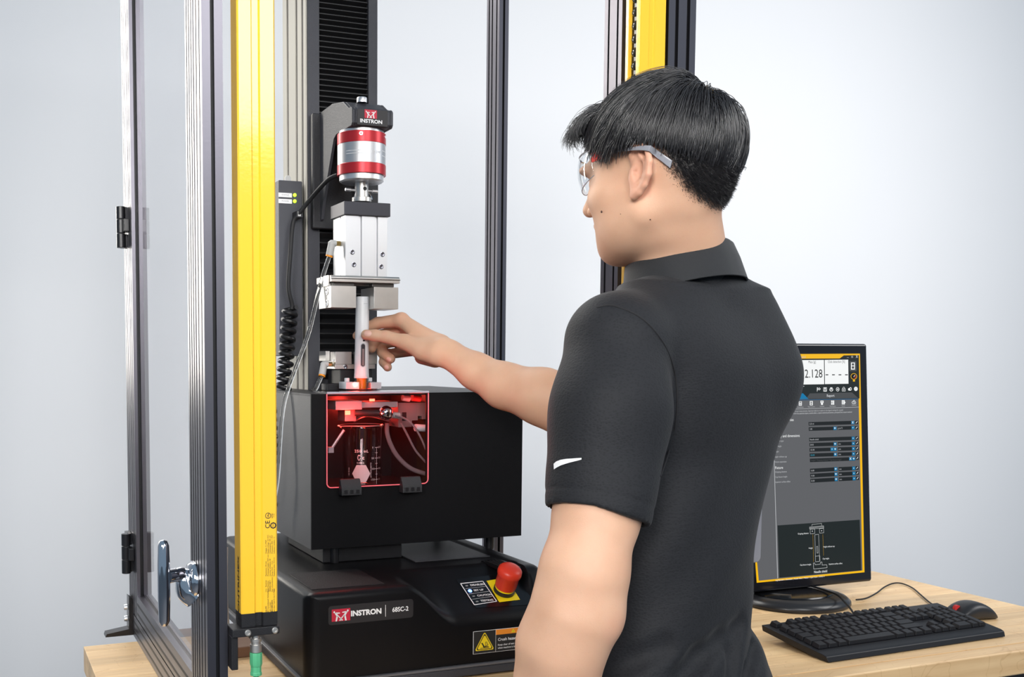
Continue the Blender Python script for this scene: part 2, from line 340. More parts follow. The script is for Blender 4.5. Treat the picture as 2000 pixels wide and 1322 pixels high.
MB().tube([(px, py_, cz0 - .068), (px, py_, cz0 - .100), (px - .002, py_ + .004, cz0 - .13), (px + .006, py_ + .05, DZ + .006), (px + .03, py_ + .12, DZ + .005)], .0034, 10).build('cable', M_rub, t)
m = MB()
XU = (0, 0, 1); XV = (-1, 0, 0)
yy = cy0 - .0003
def vt(txt, px_, py0, size=.0026, bold=0.0):
    p = onY(px_, py0, cy0); m.text(txt, size, (p[0], yy, p[2]), XU, XV, 'LEFT', bold)
for i, (a, b) in enumerate(zip((519.5, 523.5, 527.5, 531.5, 535.5), ('Contrinex AG', 'CH-1700 Corminboeuf, Switzerland', 'Safety Light Curtain', 'YBB-30R4-1000-G012', 'Protection class Type 4, Cat 4, PL e'))): vt(b, a, 1206, .0026, .02 if i in (0, 3) else 0)
for a, b in zip((519.5, 523.5, 527.5, 531.5, 535.5), ('Unit   Receiver', 'Serial Number', '1806006 008 V', 'Year of production', '2021')): vt(b, a, 1156)
for a, b in zip((519.5, 523.5, 527.5, 531.5, 535.5), ('Resolution: 30 mm', 'Protected height: 1057 mm', 'Number of beams: 50', 'Range: 0.25 ... 12 m', 'Response time: 14.5 ms')): vt(b, a, 1125)
for a, b in zip((519.5, 523.5, 527.5, 531.5, 535.5), ('Output: 2 x PNP', 'Supply voltage: 24 VDC', 'Consumption: 105 mA', 'Protection: IP65 + IP67', 'Software version: 1.2')): vt(b, a, 1081)
vt('CE', 523, 1032, .0088, .01)
def ring(c, r0, r1, n=24, yv=yy):
    vs = []; fs = []
    for i in range(n):
        a = 2 * math.pi * i / n
        for r in (r0, r1): vs.append((c[0] + r * math.cos(a), yv, c[2] + r * math.sin(a)))
    for i in range(n): j = (i + 1) % n; fs.append((2*i, 2*i+1, 2*j+1, 2*j))
    m.add(vs, fs)
p = onY(533.5, 1026, cy0); ring(p, .0028, .0044, 8); m.text('TUV', .0024, (p[0], yy, p[2]), XU, XV, 'CENTER', .03)
p = onY(523.5, 1007, cy0); ring(p, .0032, .0040); m.text('UL', .0036, (p[0], yy, p[2]), XU, XV, 'CENTER', .03); m.text('c      us', .0024, (p[0] + .0006, yy, p[2]), XU, XV, 'CENTER', .02)
p = onY(533, 1007, cy0); m.text('LISTED', .0022, (p[0] - .0010, yy, p[2]), XU, XV, 'CENTER', .02); m.text('3YC8', .0022, (p[0] + .0014, yy, p[2]), XU, XV)
m.build('data_print', M_pblk, t, smooth=0)
m = MB(); p = onX(467, 1208, cx0); m.text('CONTRINEX', .0098, (cx0 - .0003, cy0 + .013, p[2] - .002), (0, 0, 1), (0, 1, 0), 'LEFT', .035, 1.5)
m.build('brand_print', M_pblk, t, smooth=0)
t, xw = curtain(0.9355, 0.9845, 1.298, 1.05, ZT - .02, 'yellow safety light curtain on the right post, partly behind the head of the man', -1, GL)
m = MB()
for i in range(62):                                          # lens optics seen through the window
    z = 1.075 + i * .0195
    m.lathe([(.0068, 0), (.0068, .001), (.0052, .0022), (.0045, .0012), (.003, .0026), (0, .003)], (xw - .0011, 1.298 + .016, z), 14, (-1, 0, 0))
m.build('lens_array', mat('lens_dark', (.03, .028, .022), .12), t, kind='stuff')
for zb in (1.10, 2.10): MB().box(.9855, .9893, 1.305, 1.328, zb, zb + .03).build('bracket', M_blk, t)

# ------------------------------------------------------------------ testing machine
tm = thing('testing_machine', 'black single-column universal testing machine with a control panel and red stop button', 'testing machine', (.7, 1.75, DZ))
bX0, bX1, bY0, bY1 = .485, .945, 1.500, 2.06
zL = 1.0325; zPL = .893
def sstep(t): t = min(1, max(0, t)); return t * t * (3 - 2 * t)
def panel_z(y): return .9675 + (1.0345 - .9675) * min(1, max(0, (y - bY0) / .125))
def deck(x, y):
    s = sstep((x - .655) / .095)
    h = zL * (1 - s) + (min(panel_z(y), zL)) * s
    e = .016                                                # rounded shoulder along front, left and right edges
    for d in (y - bY0, x - bX0, bX1 - x):
        if d < e: h -= e * (1 - math.sqrt(max(0, 1 - (1 - d / e) ** 2))) * (0.75 if d != y - bY0 or s < .5 else .75)
    if x > .905 and y > 1.53:                               # raised rim at the right end
        h += (zL + .002 - (min(panel_z(y), zL))) * sstep((x - .905) / .008) * sstep((y - 1.53) / .05)
    return h
xs = sorted(set([bX0 + (bX1 - bX0) * i / 90 for i in range(91)] + [bX0 + .016 * (i / 8) ** 2 for i in range(8)] + [bX1 - .016 * (i / 8) ** 2 for i in range(8)]))
ys = sorted(set([bY0 + (bY1 - bY0) * (i / 60) ** 1.6 for i in range(61)] + [bY0 + .016 * (i / 8) ** 2 for i in range(8)]))
m = MB(); nx, ny = len(xs), len(ys)
rc = .022
def rcorner(x, y):                                           # round the front vertical corners in plan
    if y < bY0 + rc:
        lim = rc - math.sqrt(max(0, rc * rc - (bY0 + rc - y) ** 2))
        x = max(bX0 + lim, min(bX1 - lim, x))
    return x
top = [(rcorner(x, y), y, deck(x, y)) for y in ys for x in xs]
fs = [(j*nx+i, j*nx+i+1, (j+1)*nx+i+1, (j+1)*nx+i) for j in range(ny-1) for i in range(nx-1)]
rim = [j*nx for j in range(ny-1, 0, -1)] + list(range(nx)) + [j*nx+nx-1 for j in range(1, ny)]
o = len(top); vs = top + [(top[i][0], top[i][1], zPL) for i in rim]
fs += [(rim[k], o + k, o + k + 1, rim[k + 1]) for k in range(len(rim) - 1)]
b0 = list(range((ny-1)*nx, ny*nx)); fs.append(tuple(b0[::-1]) + (o, o + len(rim) - 1)); fs.append(tuple(range(o, o + len(rim))))
m.add(vs, fs); base = m.build('base_housing', mat('housing_black', (0.005, 0.005, 0.006), 0.38, spec=.3, bump=0.12, bscale=900), tm, smooth=45)
MB().box(bX0 - .004, bX1 + .004, bY0 - .004, bY1 - .01, DZ + .003, zPL - .0050).build('plinth', M_gry, tm, bevel=.003)
MB().box(bX0 - .006, bX1 + .006, bY0 - .006, bY1, zPL - .0045, zPL - .0003).build('trim_strip', mat('trim_grey', (.12, .12, .13), .35), tm, bevel=.001)
for x in (bX0 + .05, bX1 - .05):
    for yy2 in (bY0 + .06, bY1 - .06): MB().cyl((x, yy2, DZ), (x, yy2, DZ + .004), .018).build('foot', M_rub, tm)
MB().box(.503, .628, 1.528, 1.655, zL - .0005, zL + .0012).build('deck_plate', mat('deck_black', (.012, .012, .013), .6, spec=.25, bump=.4, bscale=700), tm, bevel=.0008)
MB().box(.748, .900, 1.675, 1.99, zL - .0005, zL + .0014).build('deck_plate', mat('deck_grey', (.045, .045, .05), .32, bump=.2, bscale=900), tm, bevel=.0008)
# phone-like well at the right corner
MB().box(.862, .903, 1.565, 1.64, zL - .004, zL + .0018).build('cable_tray', M_gloss, tm, bevel=.002)
m = MB(); [m.box(.868 + .006 * i, .870 + .006 * i, 1.575, 1.63, zL + .0018, zL + .0030) for i in range(5)]; m.build('tray_ribs', M_rub, tm, kind='stuff')
# status panel lying on the sloped face
pn = np.array([0, -(1.0345 - .9675), .125]); pn = pn / np.linalg.norm(pn); p0 = np.array([.8, bY0, .9675]) 
def onP(x, y, off=0.0):
    d = ray(x, y); q = p0 + pn * off; return CAM + d * (pn @ (q - CAM)) / (pn @ d)
def panel_quad(m, pts, off): m.quad(*[onP(x, y, off) for x, y in pts])
m = MB(); q = [(890, 1131), (1005, 1118), (1050, 1180), (930, 1187)]
panel_quad(m, q, .0006); m.build('status_panel', M_gloss, tm, smooth=0)
st = [(899.5, 1139.5), (943, 1135), (970, 1174), (926.5, 1181)]
def lerp2(u, v): 
    a = [st[0][i] + (st[1][i] - st[0][i]) * u for i in (0, 1)]; b = [st[3][i] + (st[2][i] - st[3][i]) * u for i in (0, 1)]
    return [a[i] + (b[i] - a[i]) * v for i in (0, 1)]
m = MB()
def pline(m, a, b, w, off):
    A, B = onP(*a, off), onP(*b, off); d = B - A; d /= np.linalg.norm(d); s = np.cross(pn, d) * w
    m.quad(A - s, B - s, B + s, A + s)
for a, b in zip(st, st[1:] + st[:1]): pline(m, a, b, .0009, .0011)
for v in (.25, .5, .75): pline(m, lerp2(.06, v), lerp2(.97, v), .0003, .0011)
UX = np.array([1., 0, 0]); UY = np.cross(pn, UX)
for i, w in enumerate(('DISABLED', 'SET UP', 'CAUTION', 'TESTING')): m.text(w, .0062, onP(*lerp2(.36, .125 + .25 * i), .0011), UX, UY, 'LEFT', .03)
m.build('status_print', M_print, tm, smooth=0)
m = MB(); [m.box(*(lambda p: (p[0] - .0022, p[0] + .0022, p[1] - .0008, p[1] + .0008, p[2] - .0008, p[2] + .0008))(onP(*lerp2(.2, .125 + .25 * i), .001))) for i in (0, 2, 3)]
m.build('status_lamps', mat('lamp_off', (.35, .35, .34), .4), tm, kind='stuff')
p = onP(*lerp2(.19, .375), .001); MB().lathe([(.0036, 0), (.0033, .001), (0, .0016)], p, 16, pn).build('status_lamp', mat('led_blue', (.05, .1, .9), .3, emit=(.12, .25, 1), estr=6), tm, label='lit blue lamp')
m = MB(); panel_quad(m, [(950, 1134), (989, 1128), (1016, 1171), (975, 1176)], .0012); m.build('stop_plate', mat('yellow_plate', (.90, .68, .01), .35), tm, smooth=0)
ec = onP(984, 1154, .0013)
sb = MB().lathe([(.0185, 0), (.0185, .006), (.0165, .007), (.0165, .010)], ec, 36, pn).build('stop_button', M_blk, tm, label='red mushroom stop button')
MB().lathe([(.0172, .0072), (.0172, .0105)], ec, 36, pn).build('button_collar', mat('yellow_plate', (.9, .68, .01), .35), sb)
MB().lathe([(.0180, .0108), (.0188, .014), (.0190, .034), (.0206, .037), (.0212, .041), (.0205, .047), (.0165, .0510), (.009, .0528), (0, .0532)], ec, 40, pn).build('button_cap', mat('stop_red', (.72, .045, .02), .38), sb, smooth=50)

# badge strip on the front, maker's emblem and model number
yb = bY0 - .0006
def F(x, y, yv=yb): return onY(x, y, yv)
def rrect(m, x0, x1, z0, z1, r, y, t, n=5):
    pts = []
    for cx, cz, a0 in ((x1 - r, z1 - r, 0), (x0 + r, z1 - r, 90), (x0 + r, z0 + r, 180), (x1 - r, z0 + r, 270)):
        for i in range(n + 1): a = R(a0 + 90 * i / n); pts.append((cx + r * math.cos(a), cz + r * math.sin(a)))
    m.prism(pts, 'y', y, y + t)
bl = F(641, 1202); br = F(807, 1188); zc = (bl[2] + br[2]) / 2
m = MB(); rrect(m, bl[0], br[0], zc - .0152, zc + .0152, .005, bY0 - .0012, .0011); bd = m.build('badge', mat('badge_black', (.022, .021, .023), .5), tm, smooth=0)
def emblem(m1, m2, o, ux, uy, s):                            # red square with two leaning white figures
    o = np.array(o, float); ux = np.array(ux, float); uy = np.array(uy, float); n = np.cross(ux, uy)
    P = lambda x, y, k: o + (ux * x + uy * y) * s + n * .0002 * k
    m1.quad(P(-.80, -.5, 1), P(.80, -.5, 1), P(.80, .5, 1), P(-.80, .5, 1))
    for sg in (-1, 1):
        dy = .04 if sg > 0 else 0
        f = lambda pts: m2.quad(*[P(sg * x, y + dy * (y > -.1), 2) for x, y in pts])
        f([(.52, .24), (.60, .18), (.66, .26), (.62, .36), (.53, .34)])                          # head
        f([(.56, .20), (.46, .24), (.20, -.04), (.28, -.16), (.42, -.06)])                       # trunk
        f([(.52, .20), (.44, .24), (.10, .20), (.10, .13), (.38, .12)])                          # arm
        f([(.40, -.04), (.26, -.10), (.36, -.49), (.48, -.49)]); f([(.30, -.04), (.20, -.06), (-.16, -.42), (-.08, -.49)])   # legs
yb2 = bY0 - .0014
m1 = MB(); m2 = MB()
ce = onY(666, 1198, yb2); emblem(m1, m2, (ce[0], yb2, zc), (1, 0, 0), (0, 0, 1), .0195)
m1.build('emblem_field', M_logo, bd, smooth=0)
p = onY(685, 1196, yb2); m2.text('INSTRON', .0116, (p[0], yb2 - .0001, zc), (1, 0, 0), (0, 0, 1), 'LEFT', .045, 1.06)
p = onY(753, 1190, yb2); m2.box(p[0] - .0004, p[0] + .0004, yb2 - .0002, yb2, zc - .0095, zc + .0095)
p = onY(766, 1190, yb2); m2.text('68SC-2', .0104, (p[0], yb2 - .0001, zc), (1, 0, 0), (0, 0, 1), 'LEFT', .02, .92)
m2.build('badge_print', M_print, bd, smooth=0)
# crush hazard label
w0 = onY(924, 1278, yb); w1x = w0[0] + .112
wz0, wz1 = w0[2], onY(924, 1234, yb)[2] + .0003
m = MB(); m.box(w0[0], w1x, yb, bY0 - .0001, wz0, wz1); wl = m.build('warning_label', M_print, tm, smooth=0)
xd = onY(968, 1260, yb)[0]
m = MB(); y1 = yb - .0002
m.quad(*[(x, y1, z) for x, z in ((w0[0] + .0006, wz0 + .0006), (xd - .0003, wz0 + .0006), (xd - .0003, wz1 - .0006), (w0[0] + .0006, wz1 - .0006))])
zo = wz1 - .0095
m.quad(*[(x, y1, z) for x, z in ((xd + .0003, wz0 + .0006), (w1x - .0006, wz0 + .0006), (w1x - .0006, zo), (xd + .0003, zo))])
m.build('label_field', M_pblk, wl, smooth=0)
m = MB(); m.quad(*[(x, y1, z) for x, z in ((xd + .0003, zo), (w1x - .0006, zo), (w1x - .0006, wz1 - .0006), (xd + .0003, wz1 - .0006))]); m.build('label_header', mat('label_orange', (.85, .28, .03), .5), wl, smooth=0)
def tri(m, c, s, y, r=.12):
    pts = []
    for k in range(3):
        a = R(90 + 120 * k)
        for j in (-40, -20, 0, 20, 40):
            b = a + R(j * 1.5); pts.append((c[0] + s * ((1 - r * 1.2) * math.cos(a) + r * math.cos(b)), y, c[1] + s * ((1 - r * 1.2) * math.sin(a) + r * math.sin(b))))
    m.add(pts, [tuple(range(len(pts)))])
tc = ((w0[0] + xd) / 2, (wz0 + wz1) / 2 - .0035); hs = .0195
mY = MB(); mK = MB(); mY2 = MB(); mK2 = MB()
tri(mY, tc, hs, y1 - .0002); tri(mK, tc, hs * .88, y1 - .0004); tri(mY, tc, hs * .76, y1 - .0006)
def kq(*pts): mK.add([(tc[0] + x * hs, y1 - .0008, tc[1] + z * hs) for x, z in pts], [tuple(range(len(pts)))])
kq((-.42, -.36), (.42, -.36), (.42, -.31), (-.42, -.31)); kq((-.34, .10), (-.22, .14), (-.04, -.14), (0, -.30), (-.14, -.28), (-.2, -.1))
kq((-.1, -.2), (.38, -.22), (.38, -.28), (-.1, -.28)); kq((.0, -.16), (.30, -.10), (.34, -.15), (.02, -.22)); kq((.08, .18), (.22, .18), (.22, .14), (.08, .14)); kq((.06, .18), (.1, .18), (.1, -.1), (.06, -.1)); kq((.2, .18), (.24, .18), (.24, -.06), (.2, -.06)); kq((.26, 0), (.36, -.03), (.34, -.08), (.24, -.04))
th = ((xd + .033), (zo + wz1) / 2 - .001); tri(mY2, th, .0042, y1 - .0003)
mK2.text('!', .005, (th[0], y1 - .0005, th[1]), (1, 0, 0), (0, 0, 1)); mK2.text('WARNING', .0066, (xd + .042, y1 - .0003, (zo + wz1) / 2), (1, 0, 0), (0, 0, 1), 'LEFT', .02)
mY.build('label_sign', mat('label_yellow', (.90, .66, .02), .5), wl, smooth=0); mK.build('hazard_symbol', M_pblk, wl, smooth=0)
mY2.build('header_sign', MATS['label_yellow'], wl, smooth=0); mK2.build('header_print', M_pblk, wl, smooth=0)
m = MB(); m.text('Crush hazard.', .0070, (xd + .004, y1 - .0002, zo - .0085), (1, 0, 0), (0, 0, 1), 'LEFT', .015)
m.text('Keep clear of test area', .0043, (xd + .004, y1 - .0002, zo - .0175), (1, 0, 0), (0, 0, 1), 'LEFT', .01); m.text('when machine is in motion.', .0043, (xd + .004, y1 - .0002, zo - .0228), (1, 0, 0), (0, 0, 1), 'LEFT', .01)
m.build('label_lettering', M_print, wl, smooth=0)

# column: slotted left side, front cheeks and bellows
cX0, cX1, cY0, cY1 = .636, .783, 1.95, 2.11
m = MB(); prof = [(cX0, cY0), (.660, cY0), (.660, cY0 + .02), (.764, cY0 + .02), (.764, cY0), (cX1, cY0), (cX1, cY1)]
prof += [(cX0, cY1)]
for f0 in (.78, .40, .16):
    c = cY0 + (cY1 - cY0) * f0; prof += [(cX0, c + .003), (cX0 + .006, c + .003), (cX0 + .006, c - .003), (cX0, c - .003)]
m.prism(prof, 'z', zL + .001, ZT - .05); m.build('column', M_gry, tm, smooth=0)
m = MB()
for f0, f1 in ((.02, .12), (.20, .36), (.44, .74), (.82, .99)): m.box(cX0 - .0030, cX0 - .0003, cY0 + (cY1-cY0)*f0, cY0 + (cY1-cY0)*f1, zL + .3, ZT - .05)
m.build('side_rail', mat('side_rail', (.46, .44, .39), .6, spec=.2), tm, smooth=0, kind='stuff')
MB().box(cX0 + .004, cX1 - .004, cY0 + .001, cY1 - .01, ZT - .05, ZT - .02).build('column_cap', M_blk, tm, bevel=.004)
M_bel = mat('bellows_black', (.010, .010, .011), .42)
def bellows(z0, z1, pitch, amp):
    n = max(1, round((z1 - z0) / pitch)); m = MB(); pts = []
    for i in range(n):
        z = z0 + (z1 - z0) * i / n; d = (z1 - z0) / n
        pts += [(cY0 + .013, z), (cY0 + .013 - amp, z + d * .45), (cY0 + .013 - amp, z + d * .58)]
    pts += [(cY0 + .013, z1), (cY0 + .0195, z1), (cY0 + .0195, z0)]
    m.prism(pts, 'x', .6605, .7635); return m.build('bellows', M_bel, tm, smooth=0)
bellows(1.36, 1.70, .0195, .011); bellows(1.70, ZT - .06, .0105, .009)
# crosshead arm
m = MB()
sp = [(1.9495, 1.872), (1.925, 1.879), (1.86, 1.880), (1.80, 1.870), (1.772, 1.853), (1.757, 1.851), (1.752, 1.846), (1.752, 1.823), (1.757, 1.818), (1.838, 1.818), (1.852, 1.812), (1.915, 1.70), (1.925, 1.672), (1.9495, 1.662)]
m.prism(sp, 'x', .655, .661); m.prism(sp[:10] + [(1.852, 1.815), (1.9495, 1.815)], 'x', .661, .729); m.prism(sp, 'x', .729, .735)
ah = m.build('crosshead', M_gry, tm, bevel=.0015, label='crosshead arm')
MB().box(.640, .779, 1.932, 1.9485, 1.655, 1.878).build('carriage', M_blk2, tm, bevel=.003)
m = MB(); rrect(m, onY(697.5, 220, 1.751)[0], onY(757, 220, 1.751)[0], 1.8195, 1.8475, .0015, 1.7508, .0011); hb = m.build('badge', mat('badge_black', (.022, .021, .023), .5), tm, smooth=0)
m1 = MB(); m2 = MB(); c = onY(724, 232, 1.7506); emblem(m1, m2, (c[0], 1.7505, 1.8395), (1, 0, 0), (0, 0, 1), .0150)
c = onY(725, 243, 1.7506); m2.text('INSTRON', .0088, (c[0], 1.7504, 1.8265), (1, 0, 0), (0, 0, 1), 'CENTER', .035, 1.15)
m1.build('emblem_field', M_logo, hb, smooth=0); m2.build('badge_print', M_print, hb, smooth=0)
MB().lathe([(.0095, 0), (.0095, .008), (.0085, .0095), (0, .0095)], (.692, 1.80, 1.871), 24).build('clamp_stud', M_alu, tm)

AX, AY = .6915, 1.80
# ------------------------------------------------------------------ load cell
lc = thing('load_cell', 'cylindrical silver load cell with two red bands under the crosshead arm', 'load cell', (AX, AY, 1.715))
L = lambda pr, n, m_, lab=None: MB().lathe(pr, (AX, AY, 0), 56).build(n, m_, lc, smooth=30, label=lab)
L([(.0405, 1.8125), (.0412, 1.8132), (.0412, 1.8176), (0, 1.8176)], 'collar', M_alu)
L([(.0448, 1.7925), (.0453, 1.793), (.0453, 1.812), (.0448, 1.8124), (.03, 1.8124), (.03, 1.7925)], 'band', M_red, 'red upper band')
L([(.03, 1.7560), (.0446, 1.7560), (.0446, 1.7924), (.03, 1.7924)], 'body', mat('cell_aluminium', (.60, .61, .63), .42, metal=.85))
L([(.03, 1.7370), (.0448, 1.7370), (.0453, 1.7375), (.0453, 1.7553), (.0448, 1.7559), (.03, 1.7559)], 'band', M_red, 'red lower band')
L([(0, 1.7250), (.038, 1.7250), (.0412, 1.7275), (.0412, 1.7368), (.03, 1.7368)], 'rim', M_alu)
for a in (-112, -38): 
    d = (math.cos(R(a)), math.sin(R(a)), 0); MB().lathe([(.0032, 0), (.0032, .0008), (.0018, .0008), (.0014, -.0005), (0, -.0005)], (AX + d[0] * .0452, AY + d[1] * .0452, 1.806), 14, d).build('screw', M_chr, lc)
m = MB()
def onCyl(a, z, r=.0448): return (AX + r * math.cos(R(a)), AY + r * math.sin(R(a)), z)
def arcline(a0, a1, z, w=.0005):
    n = 14
    for i in range(n):
        q0, q1 = a0 + (a1 - a0) * i / n, a0 + (a1 - a0) * (i + 1) / n; m.quad(onCyl(q0, z - w), onCyl(q1, z - w), onCyl(q1, z + w), onCyl(q0, z + w))
for z in (1.7765, 1.7715): arcline(-150, -100, z)
arcline(-55, -20, 1.779); arcline(-55, -20, 1.770)
for i, ch in enumerate('100N'):
    a = -88 + i * 8; d = np.array([-math.sin(R(a)), math.cos(R(a)), 0]); m.text(ch, .0075, onCyl(a, 1.7745, .0449), d, (0, 0, 1))
m.build('cell_print', M_print, lc, smooth=0)
L([(0, 1.6985), (.0125, 1.6985), (.0125, 1.7249)], 'spigot', M_stl)
MB().lathe([(.0165, 1.6890), (.018, 1.6900), (.018, 1.6975), (.016, 1.6984), (.0, 1.6984)], (AX, AY, 0), 40).build('lock_ring', M_stl, lc)
MB().lathe([(.012, 1.6855), (.012, 1.6889)], (AX, AY, 0), 30).build('thread', M_blk, lc)
m = MB(); m.lathe([(0, 0), (.0022, 0), (.0022, .008), (.0032, .009), (.0032, .019), (.002, .020), (0, .020)], (AX - .0126, AY, 1.711), 14, (-1, -.05, 0)); m.lathe([(0, 0), (.0022, 0), (.0022, .008), (.0032, .009), (.0032, .019), (.002, .020), (0, .020)], (AX + .0126, AY, 1.711), 14, (1, .05, 0)); m.build('clevis_pin', M_alu, lc, kind='stuff')
MB().lathe([(.0036, 0), (.0036, .0004), (0, .0004)], (AX + .002, AY - .0122, 1.713), 14, (0, -1, 0)).build('pin_hole', M_slot, lc)
for s_ in (-1, 1):
    MB().tube([(AX + s_ * .0128, AY - .004, 1.708), (AX + s_ * .0165, AY - .008, 1.700), (AX + s_ * .0178, AY - .010, 1.694)], .0009, 8).build('wire_clip', M_chr, lc)
cab = MB().tube([(.655, 1.832, 1.742), (.642, 1.85, 1.735), (.628, 1.90, 1.71), (.606, 1.925, 1.677), (.598, 1.93, 1.660), (.592, 1.928, 1.60), (.588, 1.928, 1.54), (.596, 1.93, 1.505), (.5955, 1.93, 1.496)], .0042, 12).build('sensor_cable', M_rub)
tag(cab, 'black sensor cable sagging from the load cell through a small clip', 'cable')

# ------------------------------------------------------------------ pneumatic gripper on the load cell
gp = thing('pneumatic_gripper', 'silver pneumatic cylinder with black cap and two steel jaws hanging from the load cell', 'gripper', (AX, AY, 1.49))
MB().box(.6445, .7355, 1.765, 1.84, 1.6605, 1.6850).build('cap', mat('cap_anodised', (.055, .055, .065), .35, metal=.6), gp, bevel=.0012)
gx0, gx1 = .6485, .7305
pr = [(gx0, 1.77)]
for c in (.678, .7095): pr += [(c - .0028, 1.77), (c - .0018, 1.7745), (c + .0018, 1.7745), (c + .0028, 1.77)]
pr += [(gx1, 1.77), (gx1, 1.836), (gx0, 1.836), (gx0, 1.80), (gx0 + .003, 1.799), (gx0 + .003, 1.795), (gx0, 1.794)]
cyl = MB().prism(pr, 'z', 1.5515, 1.6600).build('cylinder_body', mat('anodised_silver', (.76, .77, .79), .42, metal=.5), gp, smooth=0)
for x, z in ((.6620, 1.594), (.6650, 1.5715), (.7215, 1.592), (.7190, 1.5695)): MB().lathe([(.0042, 0), (.0046, .0003), (.0034, .0006), (.0030, .0004), (0, .0004)], (x, 1.7700, z), 20, (0, -1, 0)).build('socket_hole', mat('hole_steel', (.22, .22, .25), .3, metal=1), gp)
m = MB(); m.prism([(1.763, 1.5390), (1.763, 1.5475), (1.7665, 1.5510), (1.846, 1.5510), (1.846, 1.5390)], 'x', .6185, .7540); m.build('guide_rail', M_stl, gp, bevel=.0008)
MB().box(.6180, .7540, 1.7615, 1.763, 1.5445, 1.5455).build('rail_groove', M_slot, gp)
m = MB(); m.box(.628, .668, 1.775, 1.838, 1.5325, 1.5388); m.box(.703, .747, 1.775, 1.838, 1.5325, 1.5388); m.box(.655, .72, 1.79, 1.825, 1.5345, 1.5388); m.build('slide', mat('dark_steel', (.18, .175, .17), .4, metal=1), gp, bevel=.001, kind='stuff')
j1 = MB().box(.6195, .6685, 1.767, 1.835, 1.4925, 1.5322).build('jaw', M_stl, gp, bevel=.0006)
j2 = MB().box(.7035, .7525, 1.767, 1.835, 1.4915, 1.5318).build('jaw', M_stl, gp, bevel=.0006)
for z in (1.5225, 1.5015): MB().lathe([(.0066, 0), (.0066, .0012), (.0046, .0016), (.004, .0004), (0, .0004)], (.6195, 1.788, z), 20, (-1, 0, 0)).build('jaw_bolt', M_alu, j1)
MB().box(.6160, .6182, 1.772, 1.80, 1.5320, 1.5515).build('end_stop', M_stl, gp, bevel=.0005)
def elbow(p, q, parent, name='air_fitting'):                 # brass stub, ivory elbow, orange release ring
    p = Vector(p); q = Vector(q); e = p + Vector((-.014, 0, 0)); d = (q - e).normalized()
    MB().cyl(p, p + Vector((-.010, 0, 0)), .0046, n=6).build(name, M_brs, parent, label='brass stub')
    MB().tube([p + Vector((-.0085, 0, 0)), e + Vector((-.003, 0, 0)), e + d * .004 + Vector((-.002, 0, 0)), e + d * .022], [.0058, .0062, .0068, .0070], 16, 4).build('elbow', M_ivory, parent)
    MB().cyl(e + d * .0222, e + d * .0255, .0067, n=20).build('release_ring', M_org, parent)
    return e + d * .0257
pA = elbow((gx0 - .0003, 1.797, 1.6115), (.604, 1.815, 1.50), gp)
ht = MB().tube([pA, (.6125, 1.812, 1.530), (.594, 1.818, 1.45), (.5705, 1.823, 1.385), (.554, 1.827, 1.338), (.5452, 1.828, 1.30), (.540, 1.828, 1.24), (.535, 1.83, 1.17), (.53, 1.86, 1.10)], .0040, 12).build('air_hose', M_clear, None)
tag(ht, 'long clear air hose from the upper gripper down past the left of the black box', 'hose')

# ------------------------------------------------------------------ interface module on the column side, coiled cord
md = thing('interface_module', 'flat grey signal module with two lit green lamps on the side of the column', 'module', (.60, 1.96, 1.40))
MB().box(.576, .6245, 1.950, 2.02, 1.405, 1.748).build('case', mat('module_grey', (.055, .057, .068), .5, bump=.25, bscale=700), md, bevel=.002)
m = MB(); m.prism([(.600, 1.7482), (.612, 1.7482), (.612, 1.760), (.608, 1.764), (.603, 1.764), (.600, 1.760)], 'y', 1.985, 1.99); m.build('hanger', M_ivory, md)
MB().box(.6245, .6328, 1.975, 2.01, 1.5, 1.70).build('mount', M_blk, md)
for py, tx in ((381, 'STATUS'), (393, 'POWER')):
    p = onY(558, py, 1.9495); MB().box(p[0] - .0145, p[0] + .0125, 1.9490, 1.9499, p[2] - .0042, p[2] + .0042).build('label', M_print, md)
    m = MB(); m.text(tx, .0042, (p[0] - .001, 1.9488, p[2]), (1, 0, 0), (0, 0, 1), 'CENTER'); m.build('label_print', mat('grey_print', (.3, .3, .32), .6), md, smooth=0)
    q = onY(575.5, py, 1.9495); MB().lathe([(.0036, 0), (.0036, .002), (.002, .0034), (0, .0036)], (q[0], 1.9499, q[2]), 14, (0, -1, 0)).build('lamp', mat('led_green', (.5, .8, .05), .3, emit=(.55, 1, .05), estr=1.2), md, label='lit green lamp')
m = MB(); m.box(.603, .616, 1.921, 1.9495, 1.673, 1.686); m.build('cable_clip', M_blk, md, bevel=.001)
MB().box(.6055, .6115, 1.9195, 1.9208, 1.6755, 1.6845).build('clip_label', M_ivory, md)
pts = []
p0_, p1_ = onY(567, 600, 1.925), onY(541, 905, 1.925)
nt_ = 19; 
for i in range(nt_ * 14 + 1):
    t_ = i / (nt_ * 14); a = 2 * math.pi * i / 14; c = p0_ * (1 - t_) + p1_ * t_; rr = .0125
    pts.append((c[0] + rr * math.cos(a), c[1] + rr * math.sin(a), c[2]))
pts = [(.589, 1.93, 1.60), (.589, 1.931, 1.56), (.599, 1.932, 1.52)] + pts
cc = MB().tube(pts[3:], .0045, 10, 1).build('coiled_cord', mat('cord_black', (.012, .012, .013), .35))
tag(cc, 'black coiled cord hanging down in front of the grey signal module', 'cord')

